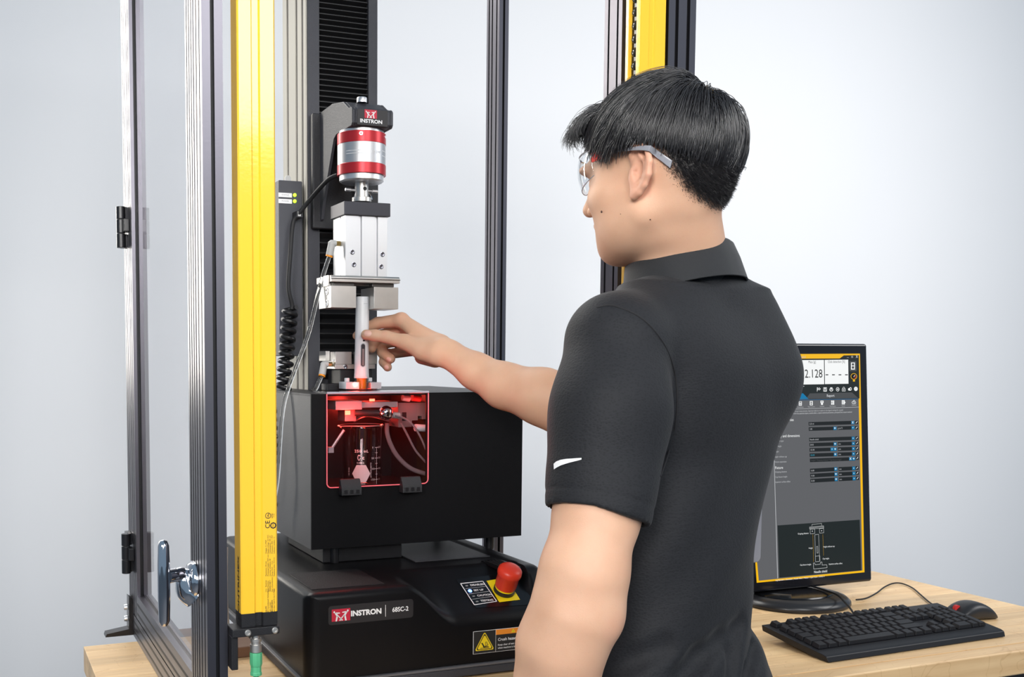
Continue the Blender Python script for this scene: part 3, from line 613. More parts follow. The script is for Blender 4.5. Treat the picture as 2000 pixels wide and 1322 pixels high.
# ------------------------------------------------------------------ fixture box on the machine deck
fb = thing('fixture_box', 'matte black fixture box with a clear red-lit window, standing on the machine deck', 'fixture box', (.77, 1.9, zL))
qx0, qx1, qy0, qy1, qz0, qz1 = .559, .980, 1.700, 2.12, 1.0630, 1.3380
wx0, wx1, wz0_ = .5885, .7800, 1.1745
T = .004
m = MB()
m.box(qx0, wx0, qy0, qy0 + T, qz0, qz1); m.box(wx1, qx1, qy0, qy0 + T, qz0, qz1); m.box(wx0, wx1, qy0, qy0 + T, qz0, wz0_)
m.build('front_panel', M_box, fb, smooth=0)
M_side = mat('box_side_lit', (.06, .06, .062), .42, bump=.3, bscale=900)  # lighter copy of the box black, light on the side put into the colour
MB().box(qx0, qx0 + T, qy0 + T + .0002, 1.925, qz0, qz1 - T - .0002).build('side_panel', M_side, fb, smooth=0)
MB().box(qx0, qx0 + T, 1.9265, qy1, qz0, qz1 - T - .0002).build('side_panel', M_side, fb, smooth=0)
MB().box(qx1 - T, qx1, qy0 + T + .0002, qy1, qz0, qz1 - T - .0002).build('side_panel', M_side, fb, smooth=0)
for zz in (1.298, 1.115): MB().lathe([(.0045, 0), (.0042, .0016), (.002, .0022), (0, .0022)], (qx0, 1.918, zz), 14, (-1, 0, 0)).build('screw', M_blk2, fb)
m = MB(); m.box(qx0, .665, qy0 + T, 1.945, qz1 - T, qz1); m.box(.720, qx1, qy0 + T, 1.945, qz1 - T, qz1); m.box(.665, .720, 1.830, 1.945, qz1 - T, qz1); m.box(.665, .720, qy0 + T, 1.772, qz1 - T, qz1)
m.box(qx0, .630, 1.945, qy1, qz1 - T, qz1); m.box(.790, qx1, 1.945, qy1, qz1 - T, qz1)
m.build('top_panel', mat('box_top_lit', (.019, .019, .022), .42, spec=.3, bump=.2, bscale=900), fb, smooth=0)  # box black lifted in colour for the light falling on top
MB().box(.735, .790, 1.836, 1.862, qz1, qz1 + .0005).build('top_slot', M_slot, fb, smooth=0)
MB().box(qx0 + T, qx1 - T, qy0 + T, 1.945, qz0, qz0 + T).build('bottom_panel', M_box, fb, smooth=0)
m = MB(); m.box(qx0 + T, .630, qy1 - T, qy1, qz0 + T, qz1 - T); m.box(.790, qx1 - T, qy1 - T, qy1, qz0 + T, qz1 - T); m.build('back_panel', M_box, fb, smooth=0)
for x, y in ((.6095, 1.722), (.9365, 1.745), (.595, 2.09), (.955, 2.02)): MB().lathe([(.0075, zL + .0002), (.0085, zL + .004), (.0085, qz0 - .0002), (.0, qz0 - .0002)], (x, y, 0), 20).build('standoff', M_blk, fb)
MB().box(.588, .742, 1.722, 1.938, zL + .0004, qz0 - .0003).build('mounting_foot', M_blk, fb, bevel=.002)
# dark inner chamber behind the window
M_in = mat('chamber_black', (.020, .019, .020), .33)
MB().box(.5765, .8090, 1.935, 1.939, 1.160, 1.3335).build('chamber_back', M_in, fb, smooth=0)
MB().box(.5725, .5765, 1.706, 1.935, 1.160, 1.3335).build('chamber_side', M_in, fb, smooth=0)
MB().box(.8090, .8130, 1.706, 1.935, 1.160, 1.3335).build('chamber_side', M_in, fb, smooth=0)
MB().box(.5765, .8090, 1.706, 1.935, 1.156, 1.160).build('chamber_floor', M_in, fb, smooth=0)
# window: clear cover bent over the top edge, red rim with its glow painted as emission
m = MB()
pts = [];r = .008
for cx, cz, a0 in ((wx0 + r - .002, wz0_ + r - .002, 180), (wx1 - r + .002, wz0_ + r - .002, 270)):
    for i in range(7): a = R(a0 + 90 * i / 6); pts.append((cx + r * math.cos(a), cz + r * math.sin(a)))
pts += [(wx1 + .002, 1.338), (wx0 - .002, 1.338)]
m.prism(pts, 'y', 1.6945, 1.6975)
win = m.build('window', M_acr, fb, smooth=0, label='clear hinged window cover')
m = MB(); m.box(wx0 - .002, wx1 + .002, 1.6945, 1.770, 1.3384, 1.3410); m.build('top_flap', thin_clear('acrylic_top', (.62, .60, .66), 2.2, .12), win, smooth=0)
M_rim = mat('rim_painted_glow', (.75, .25, .30), .25, emit=(1, .05, .06), estr=.38)
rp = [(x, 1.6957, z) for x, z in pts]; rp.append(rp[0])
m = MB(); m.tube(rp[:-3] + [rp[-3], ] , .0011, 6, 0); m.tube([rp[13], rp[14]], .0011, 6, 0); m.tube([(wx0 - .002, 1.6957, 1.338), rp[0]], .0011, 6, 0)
m.build('rim', M_rim, win, label='red rim with painted glow')
m = MB(); m.tube([(wx0 - .002, 1.6950, 1.3395), (wx1 + .002, 1.6950, 1.3395)], .0022, 8, 0); m.build('fold', mat('acrylic_fold', (.55, .50, .58), .15, spec=.8), win)
for x0, x1 in ((.6085, .6465), (.7255, .7635)):
    m = MB(); zc_ = 1.1755 if x0 < .7 else 1.1750
    m.prism([(1.6942, zc_ + .012), (1.6890, zc_ + .012), (1.6800, zc_ - .004), (1.6800, zc_ - .0165), (1.6985, zc_ - .0165), (1.6985, zc_ - .001), (1.6942, zc_)], 'x', x0, x1)
    h = m.build('hinge', M_blk2, fb, bevel=.0012)
    for k in range(3): c = x0 + .008 + k * .0112; MB().box(c - .0030, c + .0030, 1.6796, 1.6802, zc_ - .0135, zc_ - .0065).build('hinge_slot', M_slot, h, smooth=0)
# mechanism in the chamber
M_gal = mat('plain_aluminium', (.62, .62, .66), .35, metal=.6)
MB().box(.6660, .7385, 1.735, 1.80, 1.3105, 1.3210).build('slide_plate', M_gal, fb, bevel=.001)
MB().box(.6140, .6655, 1.728, 1.80, 1.3080, 1.3240).build('clamp_block', M_gal, fb, bevel=.001)
MB().box(.6440, .6660, 1.760, 1.80, 1.2850, 1.3078).build('clamp_block', M_gal, fb, bevel=.001)
kb_ = MB().tube([(.655, 1.738, 1.3020), (.700, 1.724, 1.3010)], .0062, 14, 0).build('plunger_shaft', M_rub, fb)
MB().lathe([(0, -.013), (.006, -.0125), (.0105, -.009), (.0132, -.002), (.0132, .003), (.011, .008), (.0065, .0115), (0, .0125)], (.7085, 1.7200, 1.3015), 32, (.25, -1, .02)).build('knob', M_chr, fb, smooth=80, label='polished ball knob')
MB().cyl((.718, 1.732, 1.2985), (.7245, 1.732, 1.297), .0052, n=6).build('fitting_nut', M_brs, fb)
MB().tube([(.7250, 1.732, 1.2968), (.7400, 1.732, 1.2950)], .0058, 14, 0).build('fitting_sleeve', M_ivory, fb)
m = MB(); m.prism([(.7480, 1.2720), (.7480, 1.3180), (.8050, 1.3180), (.8050, 1.2860), (.7960, 1.2860), (.7960, 1.2920), (.7880, 1.2920), (.7880, 1.2840), (.7760, 1.2840), (.7760, 1.2720)], 'y', 1.755, 1.80)
m.build('valve_block', mat('valve_grey', (.17, .165, .165), .5), fb, bevel=.0008)
MB().box(.7555, .7640, 1.7542, 1.7549, 1.284, 1.300).build('valve_slot', M_slot, fb)
MB().cyl((.775, 1.738, 1.2720), (.796, 1.740, 1.2700), .0068, n=18).build('valve_cap', M_wht, fb)
MB().cyl((.752, 1.745, 1.3285), (.766, 1.745, 1.3260), .0065, n=18).build('valve_cap', M_wht, fb)
MB().cyl((.772, 1.745, 1.328), (.788, 1.745, 1.326), .0070, n=18).build('valve_cap', mat('red_knob', (.5, .05, .05), .4), fb)
m = MB(); m.tube([(.629, 1.725, 1.272), (.606, 1.725, 1.240)], .0026, 8, 0); m.box(.598, .608, 1.720, 1.732, 1.232, 1.242); m.build('sensor_arm', M_gal, fb)
# chamber tubes
M_tub = mat('silicone_tube', (.62, .52, .55), .2, trans=.6, ior=1.25)
def ctube(pp, Y, r, nm): MB().tube([tuple(onY(x, y, Y)) for x, y in pp], r, 10, 6).build(nm, M_tub, fb)
ctube([(772, 812), (790, 817), (808, 832), (822, 855), (832, 878)], 1.726, .0019, 'tube')
ctube([(783, 825), (796, 850), (812, 880), (832, 903)], 1.755, .0022, 'tube')
ctube([(756, 826), (756, 845), (763, 868), (778, 893), (803, 915), (834, 926)], 1.770, .0044, 'tube')
ctube([(690, 822), (712, 812), (740, 815), (776, 828)], 1.80, .0030, 'tube')
# red illumination of the chamber
M_led = mat('led_red', (.8, .05, .03), .4, emit=(1.0, .06, .03), estr=14)
MB().box(.632, .642, 1.7265, 1.7277, 1.299, 1.3065).build('lamp', M_led, fb, label='lit red lamp')
MB().box(.680, .690, 1.7285, 1.7297, 1.3225, 1.3270).build('lamp', M_led, fb, label='lit red lamp')
MB().box(.648, .700, 1.90, 1.915, 1.327, 1.3325).build('lamp', M_led, fb, label='lit red lamp')
MB().box(.735, .790, 1.90, 1.915, 1.327, 1.3325).build('lamp', M_led, fb, label='lit red lamp')
def rlight(nm, loc, p, r=.012, col=(1, .045, .03)):
    l = bpy.data.lights.new(nm, 'POINT'); l.energy = p; l.color = col; l.shadow_soft_size = r; o = bpy.data.objects.new(nm, l); COL.objects.link(o); o.location = loc
rlight('chamber_lamp_front', (.640, 1.715, 1.292), .45); rlight('chamber_lamp_back', (.715, 1.88, 1.312), .55); rlight('chamber_lamp_right', (.775, 1.725, 1.31), .05)
rlight('holder_red_fill', (.672, 1.775, 1.352), .10, .006)  # added red point without a fixture, reddens the holder and the hand

# ------------------------------------------------------------------ glass beaker in the chamber
bc = (.6835, 1.775); bz = 1.1606; BS = 1.07
bk = thing('beaker', 'clear glass laboratory beaker with printed volume scale inside the red-lit box', 'beaker', (*bc, bz))
prof = [(r__, z__ * BS) for r__, z__ in [(0, .0005), (.030, .0005), (.0345, .002), (.0365, .006), (.0365, .100), (.0372, .104), (.0392, .1075), (.0400, .1085), (.0392, .1092), (.0375, .1080), (.0350, .104), (.0345, .100), (.0345, .007), (.032, .004), (0, .0035)]]
m = MB(); m.lathe(prof, (*bc, bz), 56)
for i, v in enumerate(m.v):                                  # pull the pouring lip out to the left
    if v[2] > bz + .098 * BS:
        dx, dy = v[0] - bc[0], v[1] - bc[1]; a = math.atan2(dy, dx); w = math.exp(-((abs(a) - math.pi) / .42) ** 2) * (v[2] - bz - .098 * BS) / .011
        m.v[i] = (v[0] - .0085 * w, v[1], v[2] - .0015 * w)
m.build('glass', M_glass, bk, smooth=60)
m = MB()
n_ = 60; rp = []
for i in range(n_ + 1):
    a = 2 * math.pi * i / n_; w = math.exp(-((abs(math.atan2(math.sin(a), math.cos(a))) - math.pi) / .42) ** 2); rp.append((bc[0] + .0398 * math.cos(a) - .0085 * w, bc[1] + .0398 * math.sin(a), bz + .1087 * BS - .0015 * w))
m.tube(rp, .0008, 6, 0); m.build('bead_rim', mat('glass_rim', (.9, .75, .75), .1, spec=.9, trans=.4), bk)
m = MB()
def bpt(a, z, r=.0368):
    a = a - 13
    return np.array([bc[0] + r * math.cos(R(a)), bc[1] + r * math.sin(R(a)), bz + z * BS])
def btext(s_, a, z, size, bold=.02, vert=False):
    n = len(s_); step = math.degrees(size * .62 / .0368)
    for i, ch in enumerate(s_):
        if vert: m.text(ch, size, bpt(a, z + (i - (n-1)/2) * size * .66), (0, 0, 1), (math.sin(R(a)), -math.cos(R(a)), 0), 'CENTER', bold)
        else:
            aa = a + (i - (n-1)/2) * step; m.text(ch, size, bpt(aa, z), (-math.sin(R(aa)), math.cos(R(aa)), 0), (0, 0, 1), 'CENTER', bold)
btext('250 mL', -100, .0655, .0072); btext('KIMBLE', -103, .0455, .0036); btext('No. 14000', -103, .0095, .0032)
btext('APPROXIMATE', -72, .033, .0036, .02, True); btext('14-0104', -139, .030, .0030, .01, True)
def bpoly(pp): m.add([tuple(bpt(-101 + math.degrees(x / .0368), z, .0368)) for x, z in pp], [tuple(range(len(pp)))])
hx = [(.0172 * math.cos(R(60 * i)), .027 + .0172 * math.sin(R(60 * i))) for i in range(6)]
for i in range(8):                                           # hexagon in strips so that it follows the glass
    xa, xb = -.0172 + .0043 * i, -.0172 + .0043 * (i + 1); hh = lambda x: min(.0149, (.0172 - abs(x)) * 1.732)
    bpoly([(xa, .027 - hh(xa)), (xb, .027 - hh(xb)), (xb, .027 + hh(xb)), (xa, .027 + hh(xa))])
for k in range(9): 
    a = R(40 + 35 * k); b = R(40 + 35 * (k + 1)); bpoly([(-.004 + .003 * math.cos(a) * (1 if k < 5 else .8), .0545 + .0052 * math.sin(a)), (-.004 + .003 * math.cos(b), .0545 + .0052 * math.sin(b)), (-.004 + .0016 * math.cos(b), .0545 + .0035 * math.sin(b)), (-.004 + .0016 * math.cos(a), .0545 + .0035 * math.sin(a))])
for k in range(5):
    a = R(50 + 52 * k); b = R(50 + 52 * (k + 1)); bpoly([(.0045 + .0024 * math.cos(a), .0535 + .0024 * math.sin(a)), (.0045 + .0024 * math.cos(b), .0535 + .0024 * math.sin(b)), (.0045 + .001 * math.cos(b), .0535 + .001 * math.sin(b)), (.0045 + .001 * math.cos(a), .0535 + .001 * math.sin(a))])
sa = -52
m.quad(*[bpt(sa + d, z) for d, z in ((-.6, .006), (.6, .006), (.6, .072), (-.6, .072))])
for i in range(7):
    z = .0715 - i * .0092; w = 6.5 if i % 2 == 0 else 4
    m.quad(bpt(sa - w, z - .0004), bpt(sa + w, z - .0004), bpt(sa + w, z + .0004), bpt(sa - w, z + .0004))
    if i % 2 == 0: btext(('0', '50', '100', '150')[i // 2], sa - 14, z, .0048); btext(('200', '150', '100', '50')[i // 2], sa + 13, z, .0048)
m.build('scale_print', mat('enamel_print', (.85, .78, .78), .6), bk, smooth=0)

# ------------------------------------------------------------------ lower gripper, hose, holder, pen injector
lg = thing('lower_gripper', 'small steel gripper on a black pedestal on top of the fixture box, behind the pen', 'gripper', (.70, 1.875, qz1))
MB().box(.668, .735, 1.852, 1.925, qz1 + .0003, 1.3795).build('pedestal', M_blk, lg, bevel=.002)
MB().box(.655, .738, 1.846, 1.928, 1.3798, 1.3890).build('jaw_plate', M_stl, lg, bevel=.0008)
ja = MB().box(.6570, .6900, 1.848, 1.90, 1.3892, 1.4130).build('jaw', M_stl, lg, bevel=.0006)
MB().box(.7130, .7430, 1.848, 1.90, 1.3892, 1.4130).build('jaw', M_stl, lg, bevel=.0006)
MB().box(.648, .6565, 1.88, 1.92, 1.395, 1.4145).build('jaw_stop', M_stl, lg, bevel=.0006)
for y in (1.858, 1.864): MB().lathe([(.0026, 0), (.0026, .0008), (.0014, .0008), (0, .0002)], (.6570, y, 1.3965), 12, (-1, 0, 0)).build('bolt', M_alu, ja)
MB().lathe([(.0042, 0), (.0042, .0008), (.0026, .001), (.002, .0004), (0, .0004)], (.6765, 1.846, 1.3845), 18, (0, -1, 0)).build('screw', M_chr, lg)
q = elbow((.6548, 1.862, 1.3890), (.628, 1.855, 1.355), lg)
h2 = MB().tube([q, q + Vector((-.006, -.002, -.010)), q + Vector((-.015, -.008, -.0245)), (q.x - .022, q.y - .012, qz1 + .0045)], .0040, 12).build('air_hose', M_clear)
tag(h2, 'short clear air hose from the lower gripper down onto the black box top', 'hose')
MB().box(.636, .6675, 1.842, 1.872, qz1 + .0003, 1.3525).build('stop_block', M_blk, lg, bevel=.002)
M_hold = mat('holder_silver', (.74, .75, .80), .32, metal=.4)
hl = thing('pen_holder', 'silver U-shaped clamp on a clear disc gripping the orange pen cap', 'holder', (AX, AY, qz1))
MB().lathe([(0, .0024), (.030, .0024), (.031, .0034), (.031, .0048), (.0, .0050)], (AX + .004, AY, qz1), 40).build('clear_disc', thin_clear('holder_disc', (.85, .82, .84), 1.5), hl)
l1 = MB(); l1.prism([(.652, 1.778), (.679, 1.778), (.679, 1.796), (.675, 1.802), (.679, 1.815), (.679, 1.830), (.660, 1.830), (.652, 1.815)], 'z', qz1 + .0054, qz1 + .0185); l1.build('clamp_half', M_hold, hl, bevel=.0008)
l1 = MB(); l1.prism([(.7035, 1.782), (.7250, 1.782), (.7250, 1.820), (.7035, 1.830), (.7035, 1.812), (.7075, 1.803), (.7035, 1.796)], 'z', qz1 + .0054, qz1 + .0175); l1.build('clamp_half', M_hold, hl, bevel=.0008)
for x, y in ((.6625, 1.800), (.7140, 1.815)): MB().lathe([(.0045, .0187), (.0048, .0195), (.0048, .025), (.0040, .0258), (0, .0258)], (x, y, qz1), 18).build('clamp_bolt', M_wht, hl)
pen = thing('pen_injector', 'white pen injector with a slot window and orange cap held upright by the hand', 'injector', (AX, AY, qz1 + .005))
pr_ = .0136
m = MB(); m.lathe([(.0118, 1.3640), (.0138, 1.3642), (.0138, 1.371), (.0136, 1.373), (.0130, 1.440), (.0127, 1.513), (.0122, 1.5150), (.0112, 1.5154), (.0, 1.5154)], (AX, AY, 0), 48)
pb = m.build('barrel', M_wht, pen, smooth=40)
MB().lathe([(.0138, 1.3632), (.0142, 1.3640), (.0142, 1.3668), (.0138, 1.3672), (.0139, 1.3660)], (AX, AY, 0), 48).build('collar', mat('pen_collar', (.8, .8, .8), .25), pen)
MB().lathe([(0, 1.3436), (.0088, 1.3436), (.0098, 1.3632), (0, 1.3634)], (AX, AY, 0), 40).build('cap', M_org, pen, label='orange needle cap')
MB().lathe([(.0112, 1.3440), (.0134, 1.3625), (.0127, 1.3625), (.0106, 1.3440)], (AX, AY, 0), 40).build('skirt', thin_clear('skirt_clear', (.9, .88, .9), 1.4), pen)
dv = Vector((-.20, -1, 0)).normalized(); sd = Vector((1, -.20, 0)).normalized()
def slotshape(hw, z0, z1, off, r0=.0131):
    pts = []
    for k in range(13): a = math.pi * k / 12; pts.append((hw * math.cos(a), z1 - hw + hw * math.sin(a)))
    for k in range(13): a = math.pi + math.pi * k / 12; pts.append((hw * math.cos(a), z0 + hw + hw * math.sin(a)))
    o = Vector((AX, AY, 0))
    return [o + dv * (math.sqrt(max(1e-9, (r0 + off) ** 2 - u * u))) + sd * u + Vector((0, 0, z)) for u, z in pts]
m = MB(); m.quad(*slotshape(.0046, 1.3835, 1.4285, .0006)); m.build('slot_frame', mat('slot_grey', (.45, .46, .48), .4), pen, smooth=0)
m = MB(); m.quad(*slotshape(.0036, 1.3850, 1.4270, .0009)); m.build('slot_window', mat('slot_glass', (.055, .045, .05), .12), pen, smooth=0)
m = MB(); o_ = Vector((AX, AY, 0)); m.box(AX - .0045, AX - .0005, AY - .0142, AY - .0130, 1.387, 1.418); m.build('syringe', mat('syringe_glass', (.30, .22, .22), .15), pen, smooth=0)
m = MB(); m.box(AX - .0030, AX + .0004, AY - .0142, AY - .0128, 1.4320, 1.4345); m.build('arrow_mark', M_pblk, pen, smooth=0)
m = MB(); m.box(AX - .002, AX + .0055, AY - .0131, AY - .0110, 1.5018, 1.5024); m.build('seam_mark', mat('seam_grey', (.5, .5, .52), .5), pen, smooth=0)
pen.rotation_euler = (0, R(.6), 0)

# ------------------------------------------------------------------ monitor in portrait with the test program on screen
mo = thing('monitor', 'black computer monitor in portrait position showing a grey test program', 'monitor', (1.66, 1.71, DZ))
br_ = onY(1704, 1135, 1.730); tr_ = onY(1694, 671, 1.772)
O = br_; VY = tr_ - br_; HV = np.linalg.norm(VY); VY = VY / HV; VX = np.array([1., 0, 0]); VN = np.cross(VX, VY); VN /= np.linalg.norm(VN)
if VN[1] > 0: VN = -VN
def onS(x, y, off=0.0):
    d = ray(x, y); q = O + VN * off; return CAM + d * (VN @ (q - CAM)) / (VN @ d)
MW = .345
def mbox(m, u0, u1, v0, v1, w0, w1):
    P = lambda u, v, w: O + VX * u + VY * v + VN * w
    m.add([P(u, v, w) for w in (w0, w1) for u, v in ((u0, v0), (u1, v0), (u1, v1), (u0, v1))], [(0,3,2,1),(4,5,6,7),(0,1,5,4),(1,2,6,5),(2,3,7,6),(3,0,4,7)])
m = MB(); mbox(m, -MW, 0, 0, HV, -.030, 0); m.build('bezel', mat('bezel_gloss', (.010, .010, .013), .10), mo, bevel=.006, seg=3)
m = MB(); mbox(m, -MW + .02, -.02, .05, HV - .05, -.055, -.0302); m.build('back_cover', M_rub, mo, bevel=.01)
SCR = {}
def smat(n, c, k=1.0):
    if n not in SCR: SCR[n] = mat('screen_' + n, (0, 0, 0), .35, spec=.3, emit=c, estr=k)
    return SCR[n]
def lin(r, g, b): return tuple(((c / 255) / 12.92 if c <= 10 else ((c / 255 + .055) / 1.055) ** 2.4) for c in (r, g, b))
PAL = dict(yellow=lin(250, 190, 10), dark=lin(32, 38, 38), grey=lin(98, 99, 102), white=lin(250, 252, 252), tab=lin(75, 77, 79), blue=lin(10, 120, 170), dblue=lin(18, 80, 120), box=lin(30, 33, 34), ink=lin(15, 15, 15), teal=lin(60, 160, 185), line=lin(190, 192, 195), red=lin(150, 30, 30))
order = list(PAL); SM = [smat(k, PAL[k], .95) for k in order]
sm = MB(); lay = [0]
def C2(x, y): return (1440 + x / 2.593, 650 + y / 2.593)       # crop A
def C3(x, y): return (1480 + x / 5.508, 660 + y / 5.508)       # crop B
def poly(c, pts, k): sm.m = order.index(c); sm.add([onS(x, y, .00015 + .00012 * k) for x, y in pts], [tuple(range(len(pts)))])
def rect(c, x0, y0, x1, y1, k, f=C3): poly(c, [f(x0, y0), f(x1, y0), f(x1, y1), f(x0, y1)], k)
def para(c, a, b, d, e, k, f=C3): poly(c, [f(*a), f(*b), f(*d), f(*e)], k)
# full screen: yellow border and grey field given by its corners
tl, tr, brr, bl_ = (1446, 692), (1679.6, 690.5), (1688.5, 1117.5), (1478, 1138)
poly('yellow', [tl, tr, brr, bl_], 0)
poly('grey', [(1450, 780), (1677, 778), (1684.5, 1114), (1482, 1134.0)], 1)
poly('dark', [(1450, 701), (1640, 700), (1648, 694), (1677.5, 693.5), (1678.8, 778), (1450, 781)], 1)
def qd(c, x0, x1, yl0, yr0, yl1, yr1, k, f=C3): poly(c, [f(x0, yl0), f(x1, yr0), f(x1 + 3, yr1), f(x0 + 3, yl1)], k)
qd('white', 200, 443, 240, 238, 502, 500, 2); qd('white', 459, 712, 238, 236, 501, 497, 2); qd('white', 720, 973, 236, 233, 496, 492, 2)
qd('tab', 985, 1060, 250, 249, 358, 356, 2)
for (x0, y0, x1, y1, c) in ((1003, 264, 1045, 340, 'white'), (1012, 272, 1036, 296, 'tab'), (1012, 304, 1036, 330, 'tab')): rect(c, x0, y0, x1, y1, 3 if c == 'white' else 4)
def disc(c, x, y, r, k, f=C3, n=24, r2=None): 
    pts = [f(x + r * math.cos(2*math.pi*i/n), y + (r2 or r) * math.sin(2*math.pi*i/n)) for i in range(n)]; poly(c, pts, k)
disc('yellow', 1034, 413, 34, 2); disc('ink', 1034, 413, 29, 3); disc('red', 1042, 418, 18, 4); disc('ink', 1032, 414, 17, 5); rect('yellow', 1024, 450, 1046, 468, 3)
para('white', (1030, 416), (1046, 396), (1049, 399), (1034, 420), 6)
def T(txt, x, y, size, c='white', al='CENTER', k=4, f=C3, bold=0.0, sx=1.0, slope=-.012):
    sm.m = order.index(c); p = onS(*f(x, y), .00015 + .00012 * k); q = onS(*[a + b for a, b in zip(f(x, y), (40, 40 * slope))], .00015 + .00012 * k); ux = q - p; ux /= np.linalg.norm(ux)
    uy = VY - ux * (VY @ ux); sm.text(txt, size, p, ux, uy / np.linalg.norm(uy), al, bold, sx)
PX3 = 1.0 / 5.508 * .00100                                    # metres per crop-B pixel
def H(h): return h * PX3 * 1.38
T('2.128', 601, 388, H(105), 'ink', 'CENTER', 4, sx=.88); T('0.861', 340, 392, H(105), 'ink', 'CENTER', 4, sx=.88); T('Mass [g]', 585, 259, H(30), 'ink', sx=.85, k=4); T('Click detection [%]', 847, 256, H(30), 'ink', sx=.85)
for x in (744, 814, 884, 954): rect('ink', x - 15, 391, x + 15, 401, 4)
T('Caution', 475, 204, H(27), 'line'); rect('line', 958, 209, 980, 212, 4); rect('line', 1006, 194, 1024, 212, 4); rect('dark', 1009, 199, 1020, 209, 5); T('X', 1066, 201, H(34), 'white')
rect('line', 446, 516, 500, 523, 4)
# toolbar symbols
for r_ in range(3):
    for c_ in range(4):
        if (r_ + c_) % 2 == 0: rect('white', 640 + c_ * 9, 534 + r_ * 9, 649 + c_ * 9, 543 + r_ * 9, 4)
rect('white', 637, 532, 641, 576, 4)
for x0 in (706,): rect('white', x0, 532, x0 + 37, 576, 3); rect('dark', x0 + 4, 536, x0 + 33, 572, 4); rect('white', x0 + 9, 536, x0 + 27, 549, 5); rect('white', x0 + 8, 556, x0 + 30, 572, 5); rect('dark', x0 + 12, 560, x0 + 26, 568, 6)
rect('white', 779, 532, 803, 546, 3); rect('white', 772, 545, 810, 566, 3); rect('dark', 776, 549, 806, 562, 4); rect('white', 780, 556, 802, 575, 5); rect('dark', 784, 560, 798, 571, 6)
disc('white', 860, 552, 18, 3, r2=22); disc('dark', 860, 552, 13, 4, r2=17); rect('white', 854, 545, 866, 559, 5)
disc('white', 925, 542, 12, 3, r2=16); disc('dark', 925, 542, 8, 4, r2=12); rect('white', 907, 545, 943, 573, 5); rect('dark', 911, 549, 939, 569, 6); rect('white', 922, 554, 928, 565, 7)
disc('white', 985, 552, 14, 3); disc('white', 998, 548, 12, 3, r2=18); disc('dark', 999, 548, 6, 4, r2=9); disc('white', 1055, 547, 20, 3, r2=23); T('?', 1056, 547, H(30), 'ink')
para('blue', (360, 598), (487, 595), (545, 655), (360, 662), 2); para('tab', (560, 596), (1015, 586), (1080, 646), (522, 652), 2); para('dblue', (360, 664), (1088, 652), (1088, 660), (360, 672), 3)
T('Report', 783, 621, H(31), 'line', bold=.03, slope=-.02)
for i, (x, y) in enumerate(((458, 706), (576, 702), (691, 698), (806, 696), (920, 693), (1036, 690))):
    if i == 5:
        for dx, dy in ((-14, 4), (0, -10), (10, 6), (-4, 8)): disc('white', x + dx, y + dy, 10, 3, r2=13); disc('grey', x + dx, y + dy, 6, 4, r2=9)
    else:
        rect('white', x - 16, y - 24, x + 16, y + 22, 3)
        if i == 0:
            rect('grey', x - 11, y - 19, x + 11, y - 9, 4)
            for a in range(3):
                for b in range(3): rect('grey', x - 11 + a * 8, y - 4 + b * 8, x - 5 + a * 8, y + 1 + b * 8, 4)
        if i == 1: rect('grey', x - 9, y - 16, x + 9, y - 4, 4); rect('grey', x - 9, y + 3, x + 9, y + 15, 4)
        if i == 2: rect('grey', x - 10, y + 2, x - 16, y + 22, 4); rect('grey', x + 10, y + 2, x + 16, y + 22, 4); rect('grey', x - 6, y - 16, x + 6, y - 6, 4)
        if i == 3: rect('grey', x - 2, y - 24, x + 2, y + 22, 4); rect('grey', x - 16, y - 4, x + 2, y, 4)
        if i == 4: [rect('grey', x - 10, y - 16 + 10 * a, x + 4, y - 12 + 10 * a, 4) for a in range(4)]; disc('white', x + 16, y, 8, 4)
    T(('Calculations', 'Test Control', 'Console', 'Workspace', 'Events', 'Chamber')[i], x, y + 38 - (6 if i == 5 else 0), H(15), 'line', slope=-.02)
para('line', (360, 764), (1090, 741), (1090, 745), (360, 768), 3)
T('Enter virtual measurements. Specimen label is an option in the legend settings for a graph.', 922, 774, H(19), 'line', 'RIGHT', sx=.86, slope=-.028); T('Available for operator inputs, results table 1, report method parameters, prompted test, export method', 1014, 795, H(19), 'line', 'RIGHT', sx=.86, slope=-.028)
para('line', (424, 817), (1014, 800), (1014, 801.5), (424, 819), 4)
T('Properties', 387, 880, H(34), 'white', 'RIGHT', sx=.9, slope=-.03); T('Geometry and dimensions', 452, 1050, H(34), 'white', 'RIGHT', sx=.9, slope=-.03)
for tx, x, y in (('Specimen type', 278, 1107), ('Height', 256, 1164), ('Height', 226, 1221), ('Height without cap', 313, 1275)): T(tx, x, y, H(20), 'line', 'RIGHT', sx=.9, slope=-.03)
def field(x0, x1, yl, yr, h, txt, icon, f=C3, u=1.0, col='line'):
    poly('box', [f(x0, yl), f(x1, yr), f(x1 + 1.5 * u, yr + h), f(x0 + 2 * u, yl + h)], 3); T(txt, x0 + 8 * u, yl + h * .52, H(20), col, 'LEFT', 4, f, sx=.9, slope=-.03)
    xe = x1 - 2 * u
    for ic in icon:
        w = 32 * u; yy_ = yr + 2 * u; poly('blue', [f(xe - w, yy_ + u), f(xe, yy_), f(xe + u, yy_ + h * .9), f(xe - w + u, yy_ + h * .9 + u)], 4)
        cx, cy = xe - w / 2, yy_ + h * .45
        if ic == 'v': poly('white', [f(cx - 7 * u, cy - 4 * u), f(cx + 7 * u, cy - 4 * u), f(cx, cy + 5 * u)], 5)
        elif ic == 'x': T('X', cx, cy, H(26), 'white', k=5, f=f, bold=.03)
        else: 
            for a in (-6, 0, 6): rect('white', cx + a * u - 2 * u, cy - 9 * u, cx + a * u + 2 * u, cy + (8 if a == 0 else 3) * u, 5, f)
        xe -= w + 2 * u
